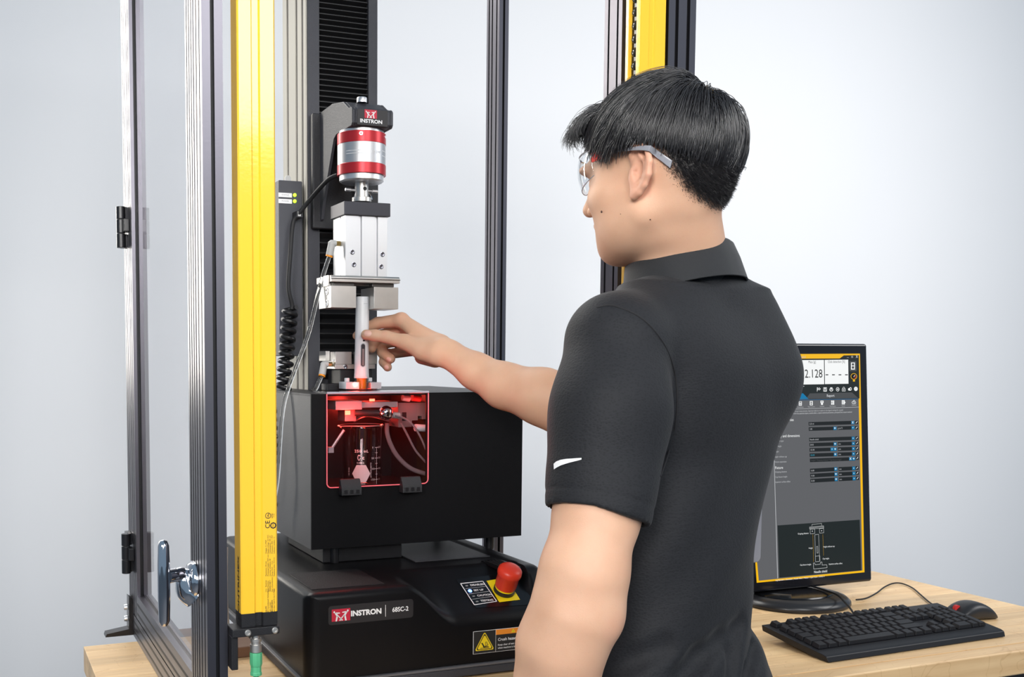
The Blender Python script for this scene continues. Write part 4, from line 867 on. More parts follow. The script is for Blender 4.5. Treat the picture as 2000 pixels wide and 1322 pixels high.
def pencil(x, y, f=C3, u=1.0): rect('box', x - 16 * u, y - 19 * u, x + 16 * u, y + 19 * u, 3, f); poly('white', [f(x - 9 * u, y + 11 * u), f(x - 6 * u, y + 3 * u), f(x + 6 * u, y - 13 * u), f(x + 10 * u, y - 9 * u), f(x - 3 * u, y + 8 * u)], 4)
field(546, 1040, 905, 890, 38, '2.25 ml', 'x'); pencil(1063, 908); field(548, 848, 961, 952, 38, '1.00', 'c'); field(856, 1042, 951, 946, 38, 'g/cm^3', 'v'); pencil(1064, 965)
field(552, 1044, 1074, 1059, 38, 'Needle shield', 'v'); pencil(1067, 1076)
for i, (t_, ic) in enumerate((('28.50', 'c'), ('152.90', 'cv'), ('150.00', 'c'))):
    y = 1130 + 56 * i; field(555 + i, 850 + i, y, y - 9, 38, t_, ic, col='teal' if i == 2 else 'line'); field(860 + i, 1046 + i, y - 10, y - 15, 38, 'mm', 'v'); pencil(1068 + i, y + 2)
field(560, 1050, 1298, 1280, 38, '"Height"-"Gripping distance"-"Cap fixture height"', 'cx', col='tab'); pencil(1071, 1292)
u = 2.593 / 5.508
for i, (t_, n_) in enumerate((('16.00', 'Gripping distance'), ('15.00', 'Cap fixture height'), ('23.50', 'Injection surface offset'))):
    y = 688 + 26 * i; field(368 + i, 507 + i, y, y - 8, 19, t_, 'c', C2, u); field(512 + i, 598 + i, y - 8, y - 12, 19, 'mm', 'v', C2, u); pencil(607 + i, y - 4, C2, u)
    T(n_, 192 + i * .5, 705 + 25.5 * i, H(20), 'line', 'LEFT', f=C2, sx=.9, slope=-.045)
T('Fixture', 191, 684, H(34), 'white', 'LEFT', f=C2, sx=.9, slope=-.04); T('Fixture separation', 250, 652, H(20), 'line', 'RIGHT', f=C2, sx=.9, slope=-.03)
poly('line', [C2(183, 560), C2(185.5, 560), C2(206, 1243), C2(203, 1243)], 3)
poly('dark', [C2(204, 975), C2(620, 946), C2(628, 1203), C2(212, 1240)], 3)
def ln(pts, w=1.2, c='white', f=C2, k=5):
    for a, b in zip(pts, pts[1:]):
        A, B = onS(*f(*a), .00015 + .00012 * k), onS(*f(*b), .00015 + .00012 * k); d = B - A; d /= np.linalg.norm(d); s = np.cross(VN, d) * w * .00018; sm.m = order.index(c); sm.quad(A - s, B - s, B + s, A + s)
ln([(378, 979), (378, 970), (427, 965), (427, 976)]); ln([(366, 983), (437, 977), (438, 988), (366, 993), (366, 983)]); ln([(366, 988), (438, 982)])
ln([(369, 994), (392, 992), (393, 1015), (370, 1018), (369, 994)]); ln([(416, 991), (437, 989), (438, 1012), (417, 1014), (416, 991)]); rect('white', 378, 1002, 382, 1006, 5, C2); rect('white', 425, 1000, 429, 1004, 5, C2)
ln([(393, 1022), (412, 1020), (417, 1157), (396, 1159), (393, 1022)]); ln([(401, 1082), (407, 1081), (409, 1114), (403, 1115), (401, 1082)]); ln([(396, 1131), (418, 1129), (419, 1155)]); ln([(383, 1020), (386, 1160)], .8, 'yellow'); ln([(433, 1020), (437, 1128)], .8, 'yellow')
ln([(385, 1166), (392, 1165), (394, 1174), (421, 1171), (421, 1161), (429, 1160), (430, 1176), (453, 1174), (455, 1189), (387, 1196), (385, 1166)], 1.4)
for tx, x, y in (('Gripping distance', 334, 1016), ('Height', 372, 1090), ('Height without cap', 464, 1082), ('Cap height', 449, 1143), ('Cap fixture height', 346, 1174), ('Injection surface offset', 498, 1169)): T(tx, x, y, H(19), 'white', f=C2, sx=.9, slope=-.06)
T('Needle shield', 422, 1209, H(32), 'white', f=C2, sx=.85, slope=-.08); T('Log Operation  |  Connected  |  Transfer Sheet  |  Method  |  Cyclic Frame  |  30-Oct 11', 320, 1243, H(17), 'white', f=C2, sx=.9, slope=-.085)
sm.build('screen', SM, mo, smooth=0, label='lit screen with test software')
# stand
sx_, sy_ = 1.672, 1.722
m = MB(); m.lathe([(.118, .0003), (.121, .004), (.120, .010), (.112, .017), (.100, .0205), (.04, .0215), (0, .0215)], (0, 0, 0), 56)
m.v = [(sx_ + x * 1.0, sy_ + y_ * .86, DZ + z) for x, y_, z in m.v]; m.build('stand_base', mat('stand_black', (.018, .018, .020), .3), mo, smooth=50)
m = MB(); m.lathe([(.090, .0216), (.088, .0240), (.05, .0262), (0, .0265)], (0, 0, 0), 48); m.v = [(sx_ + x, sy_ + .008 + y_ * .8, DZ + z) for x, y_, z in m.v]; m.build('stand_disc', M_gloss, mo, smooth=50)
m = MB(); m.prism([(sx_ - .05, DZ + .02), (sx_ + .04, DZ + .02), (sx_ + .03, DZ + .06), (sx_ + .03, DZ + .32), (sx_ - .04, DZ + .32), (sx_ - .04, DZ + .06)], 'y', 1.79, 1.812); m.build('stand_neck', M_rub, mo, bevel=.006)
m = MB(); m.box(sx_ - .05, sx_ + .05, 1.788, 1.815, DZ + .22, DZ + .32); m.build('stand_mount', M_rub, mo, bevel=.004)

# ------------------------------------------------------------------ keyboard with single keys
KW, KD = .462, .150
kr = thing('keyboard', 'black full-size keyboard on the bench in front of the monitor', 'keyboard', (1.384, 1.350, DZ), local=True, rotz=R(1.6))
M_key = mat('key_black', (.009, .009, .011), .45, spec=.35); M_kb = mat('keyboard_black', (.009, .009, .011), .42, spec=.35)
def kz(y): return .0125 + (y / KD) * .020
m = MB()
m.prism([(.0, .0012), (.004, .0105), (.010, .0130), (KD, kz(KD)), (KD, kz(KD) - .012), (.03, .0022), (.004, .0006)], 'x', 0, KW)
for i, v in enumerate(m.v):
    x, y_, z = v; f_ = max(0, 1 - y_ / .03); m.v[i] = (x + (.008 if x < .1 else -.004) * f_ * 0 + (.012 * (1 - (z - .0) / .03) if x < .1 else -.012 * (1 - z / .03)) * .6, y_ + .006 * ((x / KW - .5) ** 2) * f_ * -1, z)
m.build('case', M_kb, kr, bevel=.0015)
for x in (.06, KW - .06): 
    m = MB(); m.box(x - .012, x + .012, KD - .018, KD - .008, .0, kz(KD) - .0122); m.build('foot', M_rub, kr)
    m = MB(); m.box(x - .012, x + .012, .008, .02, .0, .0016); m.build('foot', M_rub, kr)
U = .01905; MAR = .014
keymesh = {}
def key(w, h=1.0):
    k = (round(w, 3), h)
    if k not in keymesh:
        a, b = w * U - .0012, h * U - .0012; t = .0030; m = MB()
        vs = [(.0004, .0004, 0), (a, .0004, 0), (a, b, 0), (.0004, b, 0), (t, t * .75, .0072), (a - t, t * .75, .0072), (a - t, b - .0016, .0082), (t, b - .0016, .0082)]
        m.add(vs, [(0,3,2,1),(4,5,6,7),(0,1,5,4),(1,2,6,5),(2,3,7,6),(3,0,4,7)])
        o = m.build('key', M_key, kr, bevel=.0006, seg=1); keymesh[k] = o; return o
    o = keymesh[k].copy(); COL.objects.link(o); return o
tilt = math.atan2(.020, KD)
def putkey(x, y, w=1.0, h=1.0):
    o = key(w, h); o.parent = kr; yy_ = .028 + y * U; o.location = (MAR + x * U, yy_, kz(yy_) + .0002); o.rotation_euler = (tilt, 0, 0)
for x, w in ((0, 1.25), (1.25, 1.25), (2.5, 1.25), (3.75, 6.25), (10, 1.25), (11.25, 1.25), (12.5, 1.25), (13.75, 1.25)): putkey(x, 0, w)
x = 0
for w in (2.25,) + (1,) * 10 + (2.75,): putkey(x, 1, w); x += w
x = 0
for w in (1.75,) + (1,) * 11 + (2.25,): putkey(x, 2, w); x += w
x = 0
for w in (1.5,) + (1,) * 12 + (1.5,): putkey(x, 3, w); x += w
x = 0
for w in (1,) * 13 + (2,): putkey(x, 4, w); x += w
for i in range(13): putkey((0, 2, 3, 4, 5, 6.5, 7.5, 8.5, 9.5, 11, 12, 13, 14)[i], 5.25)
for i in range(3):
    putkey(15.25 + i, 0); putkey(15.25 + i, 3); putkey(15.25 + i, 4); putkey(15.25 + i, 5.25)
putkey(16.25, 1)
for r_ in (2, 3, 1):
    for c_ in range(3): putkey(18.5 + c_, r_)
for c_ in range(4): putkey(18.5 + c_, 4)
putkey(18.5, 0, 2); putkey(20.5, 0); putkey(21.5, 0, 1, 2); putkey(21.5, 2, 1, 2)
kc = MB().tube([tuple(onZ(x, y, z)) for x, y, z in ((1674, 1210, .8995), (1662, 1190, .897), (1650, 1176, .898), (1632, 1160, .8995), (1590, 1146, .8985), (1572, 1142, .8985))], .0020, 8).build('cord', M_rub)
adopt2(kc, kr)

# ------------------------------------------------------------------ mouse and its cord
ms = thing('mouse', 'black computer mouse with red scroll wheel at the right end of the bench', 'mouse', (1.905, 1.487, DZ), local=True, rotz=R(175))
m = MB(); m_v = []; NS, NR = 22, 28; L_ = .116
for i in range(NS + 1):
    t = i / NS; x = (t - .5) * L_; w = .0315 * (1 - abs(2 * t - 1) ** 3.2) ** .5 * (1 - .10 * math.sin(math.pi * t)); hgt = .006 + .035 * (math.sin(math.pi * min(1, (1 - t) * 1.05 + .02)) ** .8) * (.72 + .28 * (1 - t)); hgt *= (1 - abs(2 * t - 1) ** 6)
    w = max(w, .0008); hgt = max(hgt, .002)
    for k in range(NR):
        a = 2 * math.pi * k / NR; c, s_ = math.cos(a), math.sin(a); yv = w * math.copysign(abs(c) ** .7, c); zv = hgt * (.5 + .5 * math.copysign(abs(s_) ** .75, s_)); m_v.append((x, yv, .0006 + zv))
m.add(m_v, [(i*NR+k, i*NR+(k+1) % NR, (i+1)*NR+(k+1) % NR, (i+1)*NR+k) for i in range(NS) for k in range(NR)] + [tuple(range(NR-1, -1, -1)), tuple(range(NS*NR, (NS+1)*NR))])
m.build('shell', mat('mouse_black', (.016, .016, .018), .4), ms, smooth=60)
MB().cyl((.036, -.0032, .0235), (.036, .0032, .0235), .0070, n=24).build('scroll_wheel', mat('wheel_red', (.55, .03, .03), .45), ms, label='red scroll wheel')
m = MB(); m.tube([(.057, 0, .010), (.062, 0, .009)], .003, 10, 0); m.build('strain_relief', M_rub, ms)
mp = [(1853, 1188.5, .878), (1836, 1186, .874), (1818, 1178, .873), (1800, 1163, .873), (1782, 1148, .873), (1762, 1139.5, .873), (1745, 1139, .873), (1728, 1146, .873), (1712, 1158, .873), (1692, 1168, .873), (1672, 1171, .873), (1640, 1172, .873)]
mp = [tuple(onZ(x, y, z)) for x, y, z in mp[:11]]
mc = MB().tube(mp, .0016, 8).build('cord', M_rub); adopt2(mc, ms)

# ------------------------------------------------------------------ tablet on an arm between person and monitor
tb = thing('tablet', 'grey tablet with rounded corner, mostly hidden behind the man, in front of the monitor', 'tablet', (1.24, 1.455, 1.034))
m = MB(); rrect(m, 1.165, 1.327, 1.034, 1.262, .010, 1.450, .009); m.build('shell', mat('tablet_grey', (.20, .20, .22), .4), tb, smooth=30, bevel=.001)
m = MB(); rrect(m, 1.1655, 1.3265, 1.0355, 1.2615, .009, 1.4492, .0007); m.build('face', mat('tablet_face', (.30, .30, .33), .45), tb, smooth=0)
p = onY(1466, 1076, 1.449); MB().box(p[0] - .008, p[0] + .0028, 1.4484, 1.4490, p[2] - .005, p[2] + .005).build('sticker', M_print, tb)
m = MB(); m.tube([(1.0395, 1.335, 1.15), (1.10, 1.40, 1.15), (1.19, 1.4655, 1.15)], .008, 10, 4); m.box(1.18, 1.25, 1.4595, 1.470, 1.12, 1.18); m.build('arm', M_blk, tb)
# loose things around the machine foot
lc_ = MB().tube([(.955, 1.60, DZ + .05), (.975, 1.58, DZ + .08), (.985, 1.62, DZ + .11), (.960, 1.68, DZ + .10), (.955, 1.72, DZ + .03), (.99, 1.80, DZ + .007)], .006, 10).build('power_cable', M_rub); tag(lc_, 'black cable beside the right end of the machine base', 'cable')
bd_ = MB().box(.335, .47, 1.74, 1.90, DZ + .0003, DZ + .020).build('wood_board', wood_mat('dark_wood', (.16, .08, .045)), bevel=.002); tag(bd_, 'dark brown wooden board lying on the bench behind the left door', 'board')
bg_ = MB(); bg_.tube([(.350, 1.50, DZ + .004), (.352, 1.51, DZ + .05), (.360, 1.515, DZ + .10), (.356, 1.51, DZ + .17), (.362, 1.53, DZ + .24)], .006, 10); o = bg_.build('braided_hose', mat('braid', (.62, .56, .50), .35, metal=.6, bump=.6, bscale=500)); tag(o, 'short braided metal hose standing behind the left light curtain', 'hose')

# ------------------------------------------------------------------ the person: signed-distance sculpting, meshed by surface nets
class Field:
    def __init__(s): s.p = []
    def cone(s, a, b, ra, rb, k=.008, sub=False): s.p.append(('c', np.array(a, float), np.array(b, float), ra, rb, k, sub)); return s
    def chain(s, pts, k=.004, k0=None):
        for i, ((a, ra), (b, rb)) in enumerate(zip(pts, pts[1:])): s.cone(a, b, ra, rb, k if i or k0 is None else k0)
        return s
    def ball(s, c, r, k=.006, sub=False): return s.cone(c, c, r, r, k, sub)
    def ell(s, c, r, M=None, k=.012, sub=False): s.p.append(('e', np.array(c, float), np.array(r, float), np.eye(3) if M is None else np.array(M, float), None, k, sub)); return s
    def loft(s, zs, cs, a, b, U, V, k=.02): s.p.append(('l', np.array(zs[::-1]), np.array(cs[::-1]), (np.array(a[::-1]), np.array(b[::-1])), (np.array(U), np.array(V)), k, False)); return s
    def one(s, q, P):
        t = q[0]
        if t == 'c':
            a, b, ra, rb = q[1:5]; ab = b - a; L2 = ab @ ab
            if L2 < 1e-12: return np.linalg.norm(P - a, axis=1) - ra
            h = np.clip(((P - a) @ ab) / L2, 0, 1); d = P - a - h[:, None] * ab
            return np.sqrt(np.einsum('ij,ij->i', d, d)) - (ra + (rb - ra) * h)
        if t == 'e':
            Q = (P - q[1]) @ q[3].T; r = q[2]; A = Q / r; k0 = np.sqrt(np.einsum('ij,ij->i', A, A)); B = A / r; k1 = np.sqrt(np.einsum('ij,ij->i', B, B))
            return k0 * (k0 - 1) / np.maximum(k1, 1e-6)
        zs, cs, (a, b), (U, V) = q[1:5]
        z = P[:, 2]; cx = np.interp(z, zs, cs[:, 0]); cy = np.interp(z, zs, cs[:, 1]); aa = np.interp(z, zs, a); bb = np.interp(z, zs, b)
        dx = P[:, 0] - cx; dy = P[:, 1] - cy; u = (dx * U[0] + dy * U[1]) / aa; v = (dx * V[0] + dy * V[1]) / bb
        e = (np.abs(u) ** 2.3 + np.abs(v) ** 2.3) ** (1 / 2.3)
        d = (e - 1) * np.minimum(aa, bb)
        return np.maximum(d, np.maximum(z - zs[-1], zs[0] - z))
    def ev(s, P, prims=None):
        D = np.full(len(P), 1.0)
        for q in (s.p if prims is None else prims):
            d = s.one(q, P); k = q[5]
            if q[6]:
                d = -d; h = np.clip(.5 - .5 * (D - d) / k, 0, 1); D = D + (d - D) * h + k * h * (1 - h)
            else:
                h = np.clip(.5 + .5 * (d - D) / k, 0, 1); D = d + (D - d) * h - k * h * (1 - h)
        return D
    def mesh(s, lo, hi, h, extra=None, B=16):
        lo = np.array(lo); n = np.maximum(1, np.ceil((np.array(hi) - lo) / (h * B)).astype(int)); N = n * B + 1
        g = np.stack(np.meshgrid(*[np.arange(k) for k in n], indexing='ij'), -1).reshape(-1, 3)
        cen = lo + (g + .5) * B * h; D0 = s.ev(cen); diag = B * h * .87
        vol = np.full(N, 1.0, np.float32)
        ar = np.arange(B + 1); loc = np.stack(np.meshgrid(ar, ar, ar, indexing='ij'), -1).reshape(-1, 3) * h
        act = np.abs(D0) < diag * 1.45 + .004
        for gi in g[(D0 < 0) & ~act]: i, j, k = gi * B; vol[i:i+B+1, j:j+B+1, k:k+B+1] = -1
        vals = np.stack([s.one(q, cen) for q in s.p], 1)
        for bi in np.nonzero(act)[0]:
            i, j, k = g[bi] * B; P = lo + g[bi] * B * h + loc
            pr = [q for q, v in zip(s.p, vals[bi]) if v < diag * 1.3 + .03]
            D = s.ev(P, pr) if pr else np.full(len(P), 1.0)
            if extra is not None: D = extra(P, D)
            vol[i:i+B+1, j:j+B+1, k:k+B+1] = D.reshape(B + 1, B + 1, B + 1)
        S = vol < 0
        c = np.zeros(tuple(N - 1), np.uint8)
        for a in (0, 1):
            for b in (0, 1):
                for d in (0, 1): c += S[a:N[0]-1+a, b:N[1]-1+b, d:N[2]-1+d]
        cells = np.argwhere((c > 0) & (c < 8)); idx = np.full(tuple(N - 1), -1, np.int32); idx[tuple(cells.T)] = np.arange(len(cells))
        acc = np.zeros((len(cells), 3)); cnt = np.zeros(len(cells)); cor = [np.array(v) for v in ((0,0,0),(1,0,0),(0,1,0),(1,1,0),(0,0,1),(1,0,1),(0,1,1),(1,1,1))]
        cv = [vol[tuple((cells + o).T)] for o in cor]
        for a in range(8):
            for ax in (1, 2, 4):
                if a & ax: continue
                b = a | ax; va, vb = cv[a], cv[b]; m = (va < 0) != (vb < 0); t = va[m] / (va[m] - vb[m])
                acc[m] += cor[a] + t[:, None] * (cor[b] - cor[a]); cnt[m] += 1
        V = lo + (cells + acc / cnt[:, None]) * h
        quads = []
        for ax in range(3):
            sl0 = [slice(1, -1)] * 3; sl1 = [slice(1, -1)] * 3; sl0[ax] = slice(0, -1); sl1[ax] = slice(1, None)
            A = S[tuple(sl0)]; Bb = S[tuple(sl1)]; e = np.argwhere(A != Bb); off = np.ones(3, int); off[ax] = 0; e = e + off
            u, v = [(1, 2), (2, 0), (0, 1)][ax]; eu = np.zeros(3, int); eu[u] = 1; ev_ = np.zeros(3, int); ev_[v] = 1
            q = np.stack([idx[tuple((e + o).T)] for o in (-eu - ev_, -ev_, 0 * eu, -eu)], 1)
            flip = ~S[tuple(e.T)]; q[flip] = q[flip][:, ::-1]; quads.append(q)
        return V, np.concatenate(quads)
    def cast(s, x, y, t0=.9, off=0.0):                        # point of the surface along a sight line
        d = ray(x, y); L = np.linalg.norm(d); t = t0
        for _ in range(90):
            D = s.ev((CAM + d * t)[None])[0]
            if D < 2e-4: break
            t += max(D, 1e-4) * .7 / L
            if t > 3: return None
        p = CAM + d * t
        return p + s.nrm(p) * off
    def nrm(s, p):
        e = 1e-3; P = np.array([p + np.eye(3)[i] * e * k for i in range(3) for k in (1, -1)]); v = s.ev(P); n = v[0::2] - v[1::2]; return n / np.linalg.norm(n)
def np_mesh(name, V, Q, m, parent, smooth_iter=0, attr=None):
    me = bpy.data.meshes.new(name); me.vertices.add(len(V)); me.vertices.foreach_set('co', V.astype(np.float32).ravel())
    me.loops.add(len(Q) * 4); me.loops.foreach_set('vertex_index', Q.astype(np.int32).ravel()); me.polygons.add(len(Q)); me.polygons.foreach_set('loop_start', np.arange(0, len(Q) * 4, 4, dtype=np.int32))
    me.update(calc_edges=True); me.validate(); me.shade_smooth(); me.materials.append(m)
    if attr:
        for k, v in attr.items(): a = me.attributes.new(k, 'FLOAT', 'POINT'); a.data.foreach_set('value', v.astype(np.float32))
    o = bpy.data.objects.new(name, me); COL.objects.link(o); adopt(o, parent)
    if smooth_iter: md = o.modifiers.new('smooth', 'SMOOTH'); md.factor = .5; md.iterations = smooth_iter
    return o

man = thing('person', 'man in dark grey polo shirt and clear glasses, back turned, reaching to the pen', 'person', (1.0, 1.07, 0))
Zc = _fh
# head frame: F forward, Rr to his right, Uu up through the crown
hb_, hp_ = R(47), R(6)
F0 = -math.cos(hb_) * _r + math.sin(hb_) * Zc; Rr = math.sin(hb_) * _r + math.cos(hb_) * Zc
Fv = F0 * math.cos(hp_) + np.array([0, 0, -math.sin(hp_)]); Uu = F0 * math.sin(hp_) + np.array([0, 0, math.cos(hp_)])
HC = at(1243, 343, 1.30) + .067 * Rr
HM = np.stack([Fv, Rr, Uu])
def H(f, r, u): return HC + Fv * f + Rr * r + Uu * u
body = Field()
E = lambda c, r, k=.012, sub=False: body.ell(H(*c), r, HM, k, sub)
E((-.003, 0, .043), (.088, .074, .080)); E((-.034, 0, .002), (.054, .058, .050), .03); E((.044, 0, .030), (.050, .064, .056), .02)
E((.038, 0, -.020), (.053, .062, .058), .025)
for s_ in (-1, 1): E((.056, s_ * .040, -.014), (.030, .028, .024), .02)
for s_ in (-1, 1): body.cone(H(.006, s_ * .047, -.044), H(.074, s_ * .014, -.074), .018, .016, .035)
E((.040, 0, -.052), (.046, .054, .040), .03); body.ball(H(.082, 0, -.075), .0165, .014)
body.cone(H(.094, 0, .022), H(.1155, 0, -.013), .0085, .0105, .010)
for s_ in (-1, 1): body.ball(H(.103, s_ * .0135, -.019), .0078, .006)
E((.091, 0, -.041), (.013, .025, .0072), .008); E((.089, 0, -.052), (.012, .021, .0072), .008)
for s_ in (-1, 1): E((.086, s_ * .030, .030), (.014, .028, .009), .012)
for s_ in (-1, 1): body.ball(H(.104, s_ * .032, .011), .0150, .010, True)
for s_ in (-1, 1): body.ball(H(.0795, s_ * .031, .011), .0128, .003)
# neck and trunk
Tb = R(40)
TR = math.cos(Tb) * _r + math.sin(Tb) * Zc; TF = -math.sin(Tb) * _r + math.cos(Tb) * Zc
NB = at(1350, 548, 1.405)
body.cone(H(-.018, 0, -.030), NB, .049, .052, .022); body.cone(H(.004, 0, -.060), NB + TF * .018 - np.array([0, 0, .02]), .036, .044, .02)
lev = [(575, 1352, .110, .070), (620, 1346, .162, .090), (700, 1346, .172, .112), (760, 1345, .168, .114), (880, 1331, .150, .103), (1000, 1310, .142, .102), (1110, 1290, .140, .106), (1215, 1272, .145, .110), (1322, 1297, .168, .124), (1420, 1300, .174, .128)]
lz = [at(1300, y, 1.42)[2] for y, *_ in lev]; lc3 = [at(x, y, 1.42) for y, x, *_ in lev]
body.loft(lz[1:], lc3[1:], [l[2] * .83 for l in lev[1:]], [l[3] * .83 for l in lev[1:]], TR, TF, .02)
body.cone(lc3[-1] - np.array([0, 0, .0]) - TR * .07, lc3[-1] - TR * .08 + np.array([0, 0, -.12]), .085, .085, .03); body.cone(lc3[-1] + TR * .07, lc3[-1] + TR * .08 + np.array([0, 0, -.12]), .085, .085, .03)
SL = at(1198, 682, 1.285); SR = at(1432, 678, 1.55)
body.cone(NB, SL, .045, .045, .03); body.cone(NB, SR, .045, .045, .03)
# left arm hanging by his side
body.chain([(SL, .050), (at(1166, 1000, 1.238), .0485), (at(1140, 1120, 1.222), .0490), (at(1120, 1196, 1.222), .0475)], .02)
body.ball(at(1168, 1206, 1.212), .0255, .030)
body.chain([(at(1120, 1196, 1.222), .0475), (at(1096, 1262, 1.235), .0500), (at(1085, 1340, 1.25), .0470), (at(1076, 1560, 1.31), .0290)], .02)
Wl = at(1076, 1560, 1.31); dn = np.array([0, 0, -1.0])
body.cone(Wl, Wl + dn * .07 + TF * .012, .027, .036, .015)
for i in range(4):
    k0 = Wl + dn * .085 + TF * (.012 + .019 * (1.5 - i)) ; L4 = (.062, .070, .066, .052)[i]
    body.chain([(k0, .0100), (k0 + dn * L4 * .5 + TR * .006, .0092), (k0 + dn * L4 * .95 + TR * .018, .0080)], .004)
body.chain([(Wl + dn * .02 + TF * .025, .014), (Wl + dn * .055 + TF * .052, .0115), (Wl + dn * .088 + TF * .056, .0095)], .008)
body.ball(at(1104, 1172, 1.150), .0080, .030, True)
# right arm reaching
EL = at(1104, 793, 1.705); WR = at(864, 684, 1.850)
body.chain([(SR, .050), (EL, .0480)], .02)
body.chain([(EL, .0475), (at(1060, 775, 1.725), .0470), (at(985, 753, 1.775), .0385), (at(930, 725, 1.81), .0310), (WR, .0235)], .014)
body.cone(at(880, 692, 1.85), at(846, 680, 1.885), .022, .020, .014)
HND = lambda *p: at(*p)
iM, mM, rM, lM = at(784, 625, 1.918), at(795, 640, 1.945), at(808, 660, 1.962), at(820, 682, 1.966)
for q, ra in ((iM, .0125), (mM, .0135), (rM, .0140), (lM, .0135)): body.cone(at(856, 680, 1.870), q, .0215, ra, .010)
body.cone(at(850, 698, 1.885), at(824, 697, 1.925), .0190, .0140, .010); body.cone(iM, lM, .0120, .0120, .008)
body.chain([(at(852, 692, 1.850), .0190), (at(826, 684, 1.868), .0185), (at(792, 668, 1.886), .0140), (at(753, 657.5, 1.896), .0108), (at(733, 655, 1.8985), .0103), (at(715, 653.5, 1.9000), .0096)], .006, .014)
body.chain([(iM, .0130), (at(738, 631, 1.944), .0112), (at(712, 641, 1.953), .0096), (at(696.5, 655.5, 1.948), .0080)], .004, .006)
body.chain([(mM, .0122), (at(744, 655, 1.969), .0108), (at(728, 671, 1.966), .0096), (at(726.5, 680, 1.958), .0088)], .004, .004)
body.chain([(rM, .0122), (at(741, 671, 1.983), .0108), (at(747, 689, 1.968), .0098), (at(763, 700.5, 1.952), .0092)], .004, .004)
body.chain([(lM, .0115), (at(757, 692, 1.988), .0096), (at(749, 707, 1.972), .0088), (at(757, 717, 1.960), .0086)], .004, .004)
# left ear
ea = [(1236, 322, 1.299), (1232.5, 303, 1.296), (1241, 288, 1.288), (1254, 284.5, 1.279), (1265, 294, 1.272), (1268.5, 316, 1.269), (1266, 340, 1.272), (1258, 361, 1.280), (1248, 375, 1.288), (1239, 383, 1.295)]
er = [.0028, .0034, .0038, .0040, .0042, .0044, .0044, .0044, .0050, .0056]
body.chain([(at(*p), r_) for p, r_ in zip(ea, er)], .003, .004)
eM = np.stack([_r * .85 - Zc * .52, np.array([0, 0, 1.0]), Zc * .85 + _r * .52]); eM[1] = eM[1] * .98 + eM[0] * .17; eM[1] /= np.linalg.norm(eM[1]); eM[0] = np.cross(eM[1], eM[2])
body.ell(at(1254, 330, 1.288), (.0140, .0280, .0050), eM, .004)
body.chain([(at(1249, 300, 1.284), .0026), (at(1257, 318, 1.278), .0034), (at(1256, 342, 1.280), .0036), (at(1246, 357, 1.289), .0034)], .004)
body.ell(at(1244.5, 333, 1.282), (.0066, .0135, .0090), eM, .004, True)
body.ell(at(1252, 301, 1.276), (.0040, .0070, .0035), eM, .003, True)
body.ball(at(1240, 338, 1.293), .0036, .002, True)
body.chain([(at(1235, 336, 1.2985), .0042), (at(1236, 349, 1.298), .0045), (at(1240, 372, 1.295), .0060)], .005)
allp = np.array([lc3[0], WR, Wl, H(0, 0, .15)])
lo_ = (.53, .80, .68); hi_ = (1.28, 1.92, 1.66)
V, Q = body.mesh(lo_, hi_, .0023)
hd_ = (V - HC) @ HM.T
f_, r__, u_ = hd_.T
def sm01(x, a, b): t = np.clip((x - a) / (b - a), 0, 1); return t * t * (3 - 2 * t)
inhead = np.linalg.norm(hd_, axis=1) < .19
fb_ = np.interp(u_, [-.085, -.07, -.04, 0, .03, .05, .075], [-.105, -.085, -.056, -.038, -.026, .072, .082])
rng = np.random.default_rng(3)
scalp = np.where(inhead & (u_ > -.092), 1 - sm01(f_, fb_ - .022, fb_ + .006), 0) * sm01(u_, -.088, -.05)
ph_ = ((V - at(1250, 330, 1.285)) @ np.stack([_r, np.array([0, 0, 1.0]), Zc]).T)
isear = (np.abs(ph_[:, 0]) < .0155) & (np.abs(ph_[:, 1]) < .036) & (ph_[:, 2] < .0145)
scalp[isear] = 0
# skin
m = bpy.data.materials.new('skin'); m.use_nodes = True; nt = m.node_tree; b = nt.nodes['Principled BSDF']; MATS['skin'] = m
b.inputs['Roughness'].default_value = .56; b.inputs['Subsurface Weight'].default_value = .12; b.inputs['Subsurface Radius'].default_value = (.010, .004, .002); b.inputs['Subsurface Scale'].default_value = 1.0
tc = nt.nodes.new('ShaderNodeTexCoord'); n1 = nt.nodes.new('ShaderNodeTexNoise'); n1.inputs['Scale'].default_value = 26; n1.inputs['Detail'].default_value = 5; nt.links.new(tc.outputs['Object'], n1.inputs['Vector'])
mx = nt.nodes.new('ShaderNodeMixRGB'); mx.inputs[1].default_value = (.62, .345, .220, 1); mx.inputs[2].default_value = (.75, .465, .315, 1); nt.links.new(n1.outputs['Fac'], mx.inputs[0])
at_ = nt.nodes.new('ShaderNodeAttribute'); at_.attribute_name = 'scalp'; a2 = nt.nodes.new('ShaderNodeAttribute'); a2.attribute_name = 'blush'
mb_ = nt.nodes.new('ShaderNodeMixRGB'); mb_.inputs[2].default_value = (.72, .30, .215, 1); nt.links.new(a2.outputs['Fac'], mb_.inputs[0]); nt.links.new(mx.outputs[0], mb_.inputs[1])
n2 = nt.nodes.new('ShaderNodeTexNoise'); n2.inputs['Scale'].default_value = 700; nt.links.new(tc.outputs['Object'], n2.inputs['Vector'])
ad = nt.nodes.new('ShaderNodeMath'); ad.operation = 'MULTIPLY_ADD'; ad.inputs[1].default_value = 1.3; nt.links.new(at_.outputs['Fac'], ad.inputs[0])
s2 = nt.nodes.new('ShaderNodeMath'); s2.operation = 'MULTIPLY_ADD'; s2.inputs[1].default_value = .9; s2.inputs[2].default_value = -.58; nt.links.new(n2.outputs['Fac'], s2.inputs[0]); nt.links.new(s2.outputs[0], ad.inputs[2]); ad.use_clamp = True
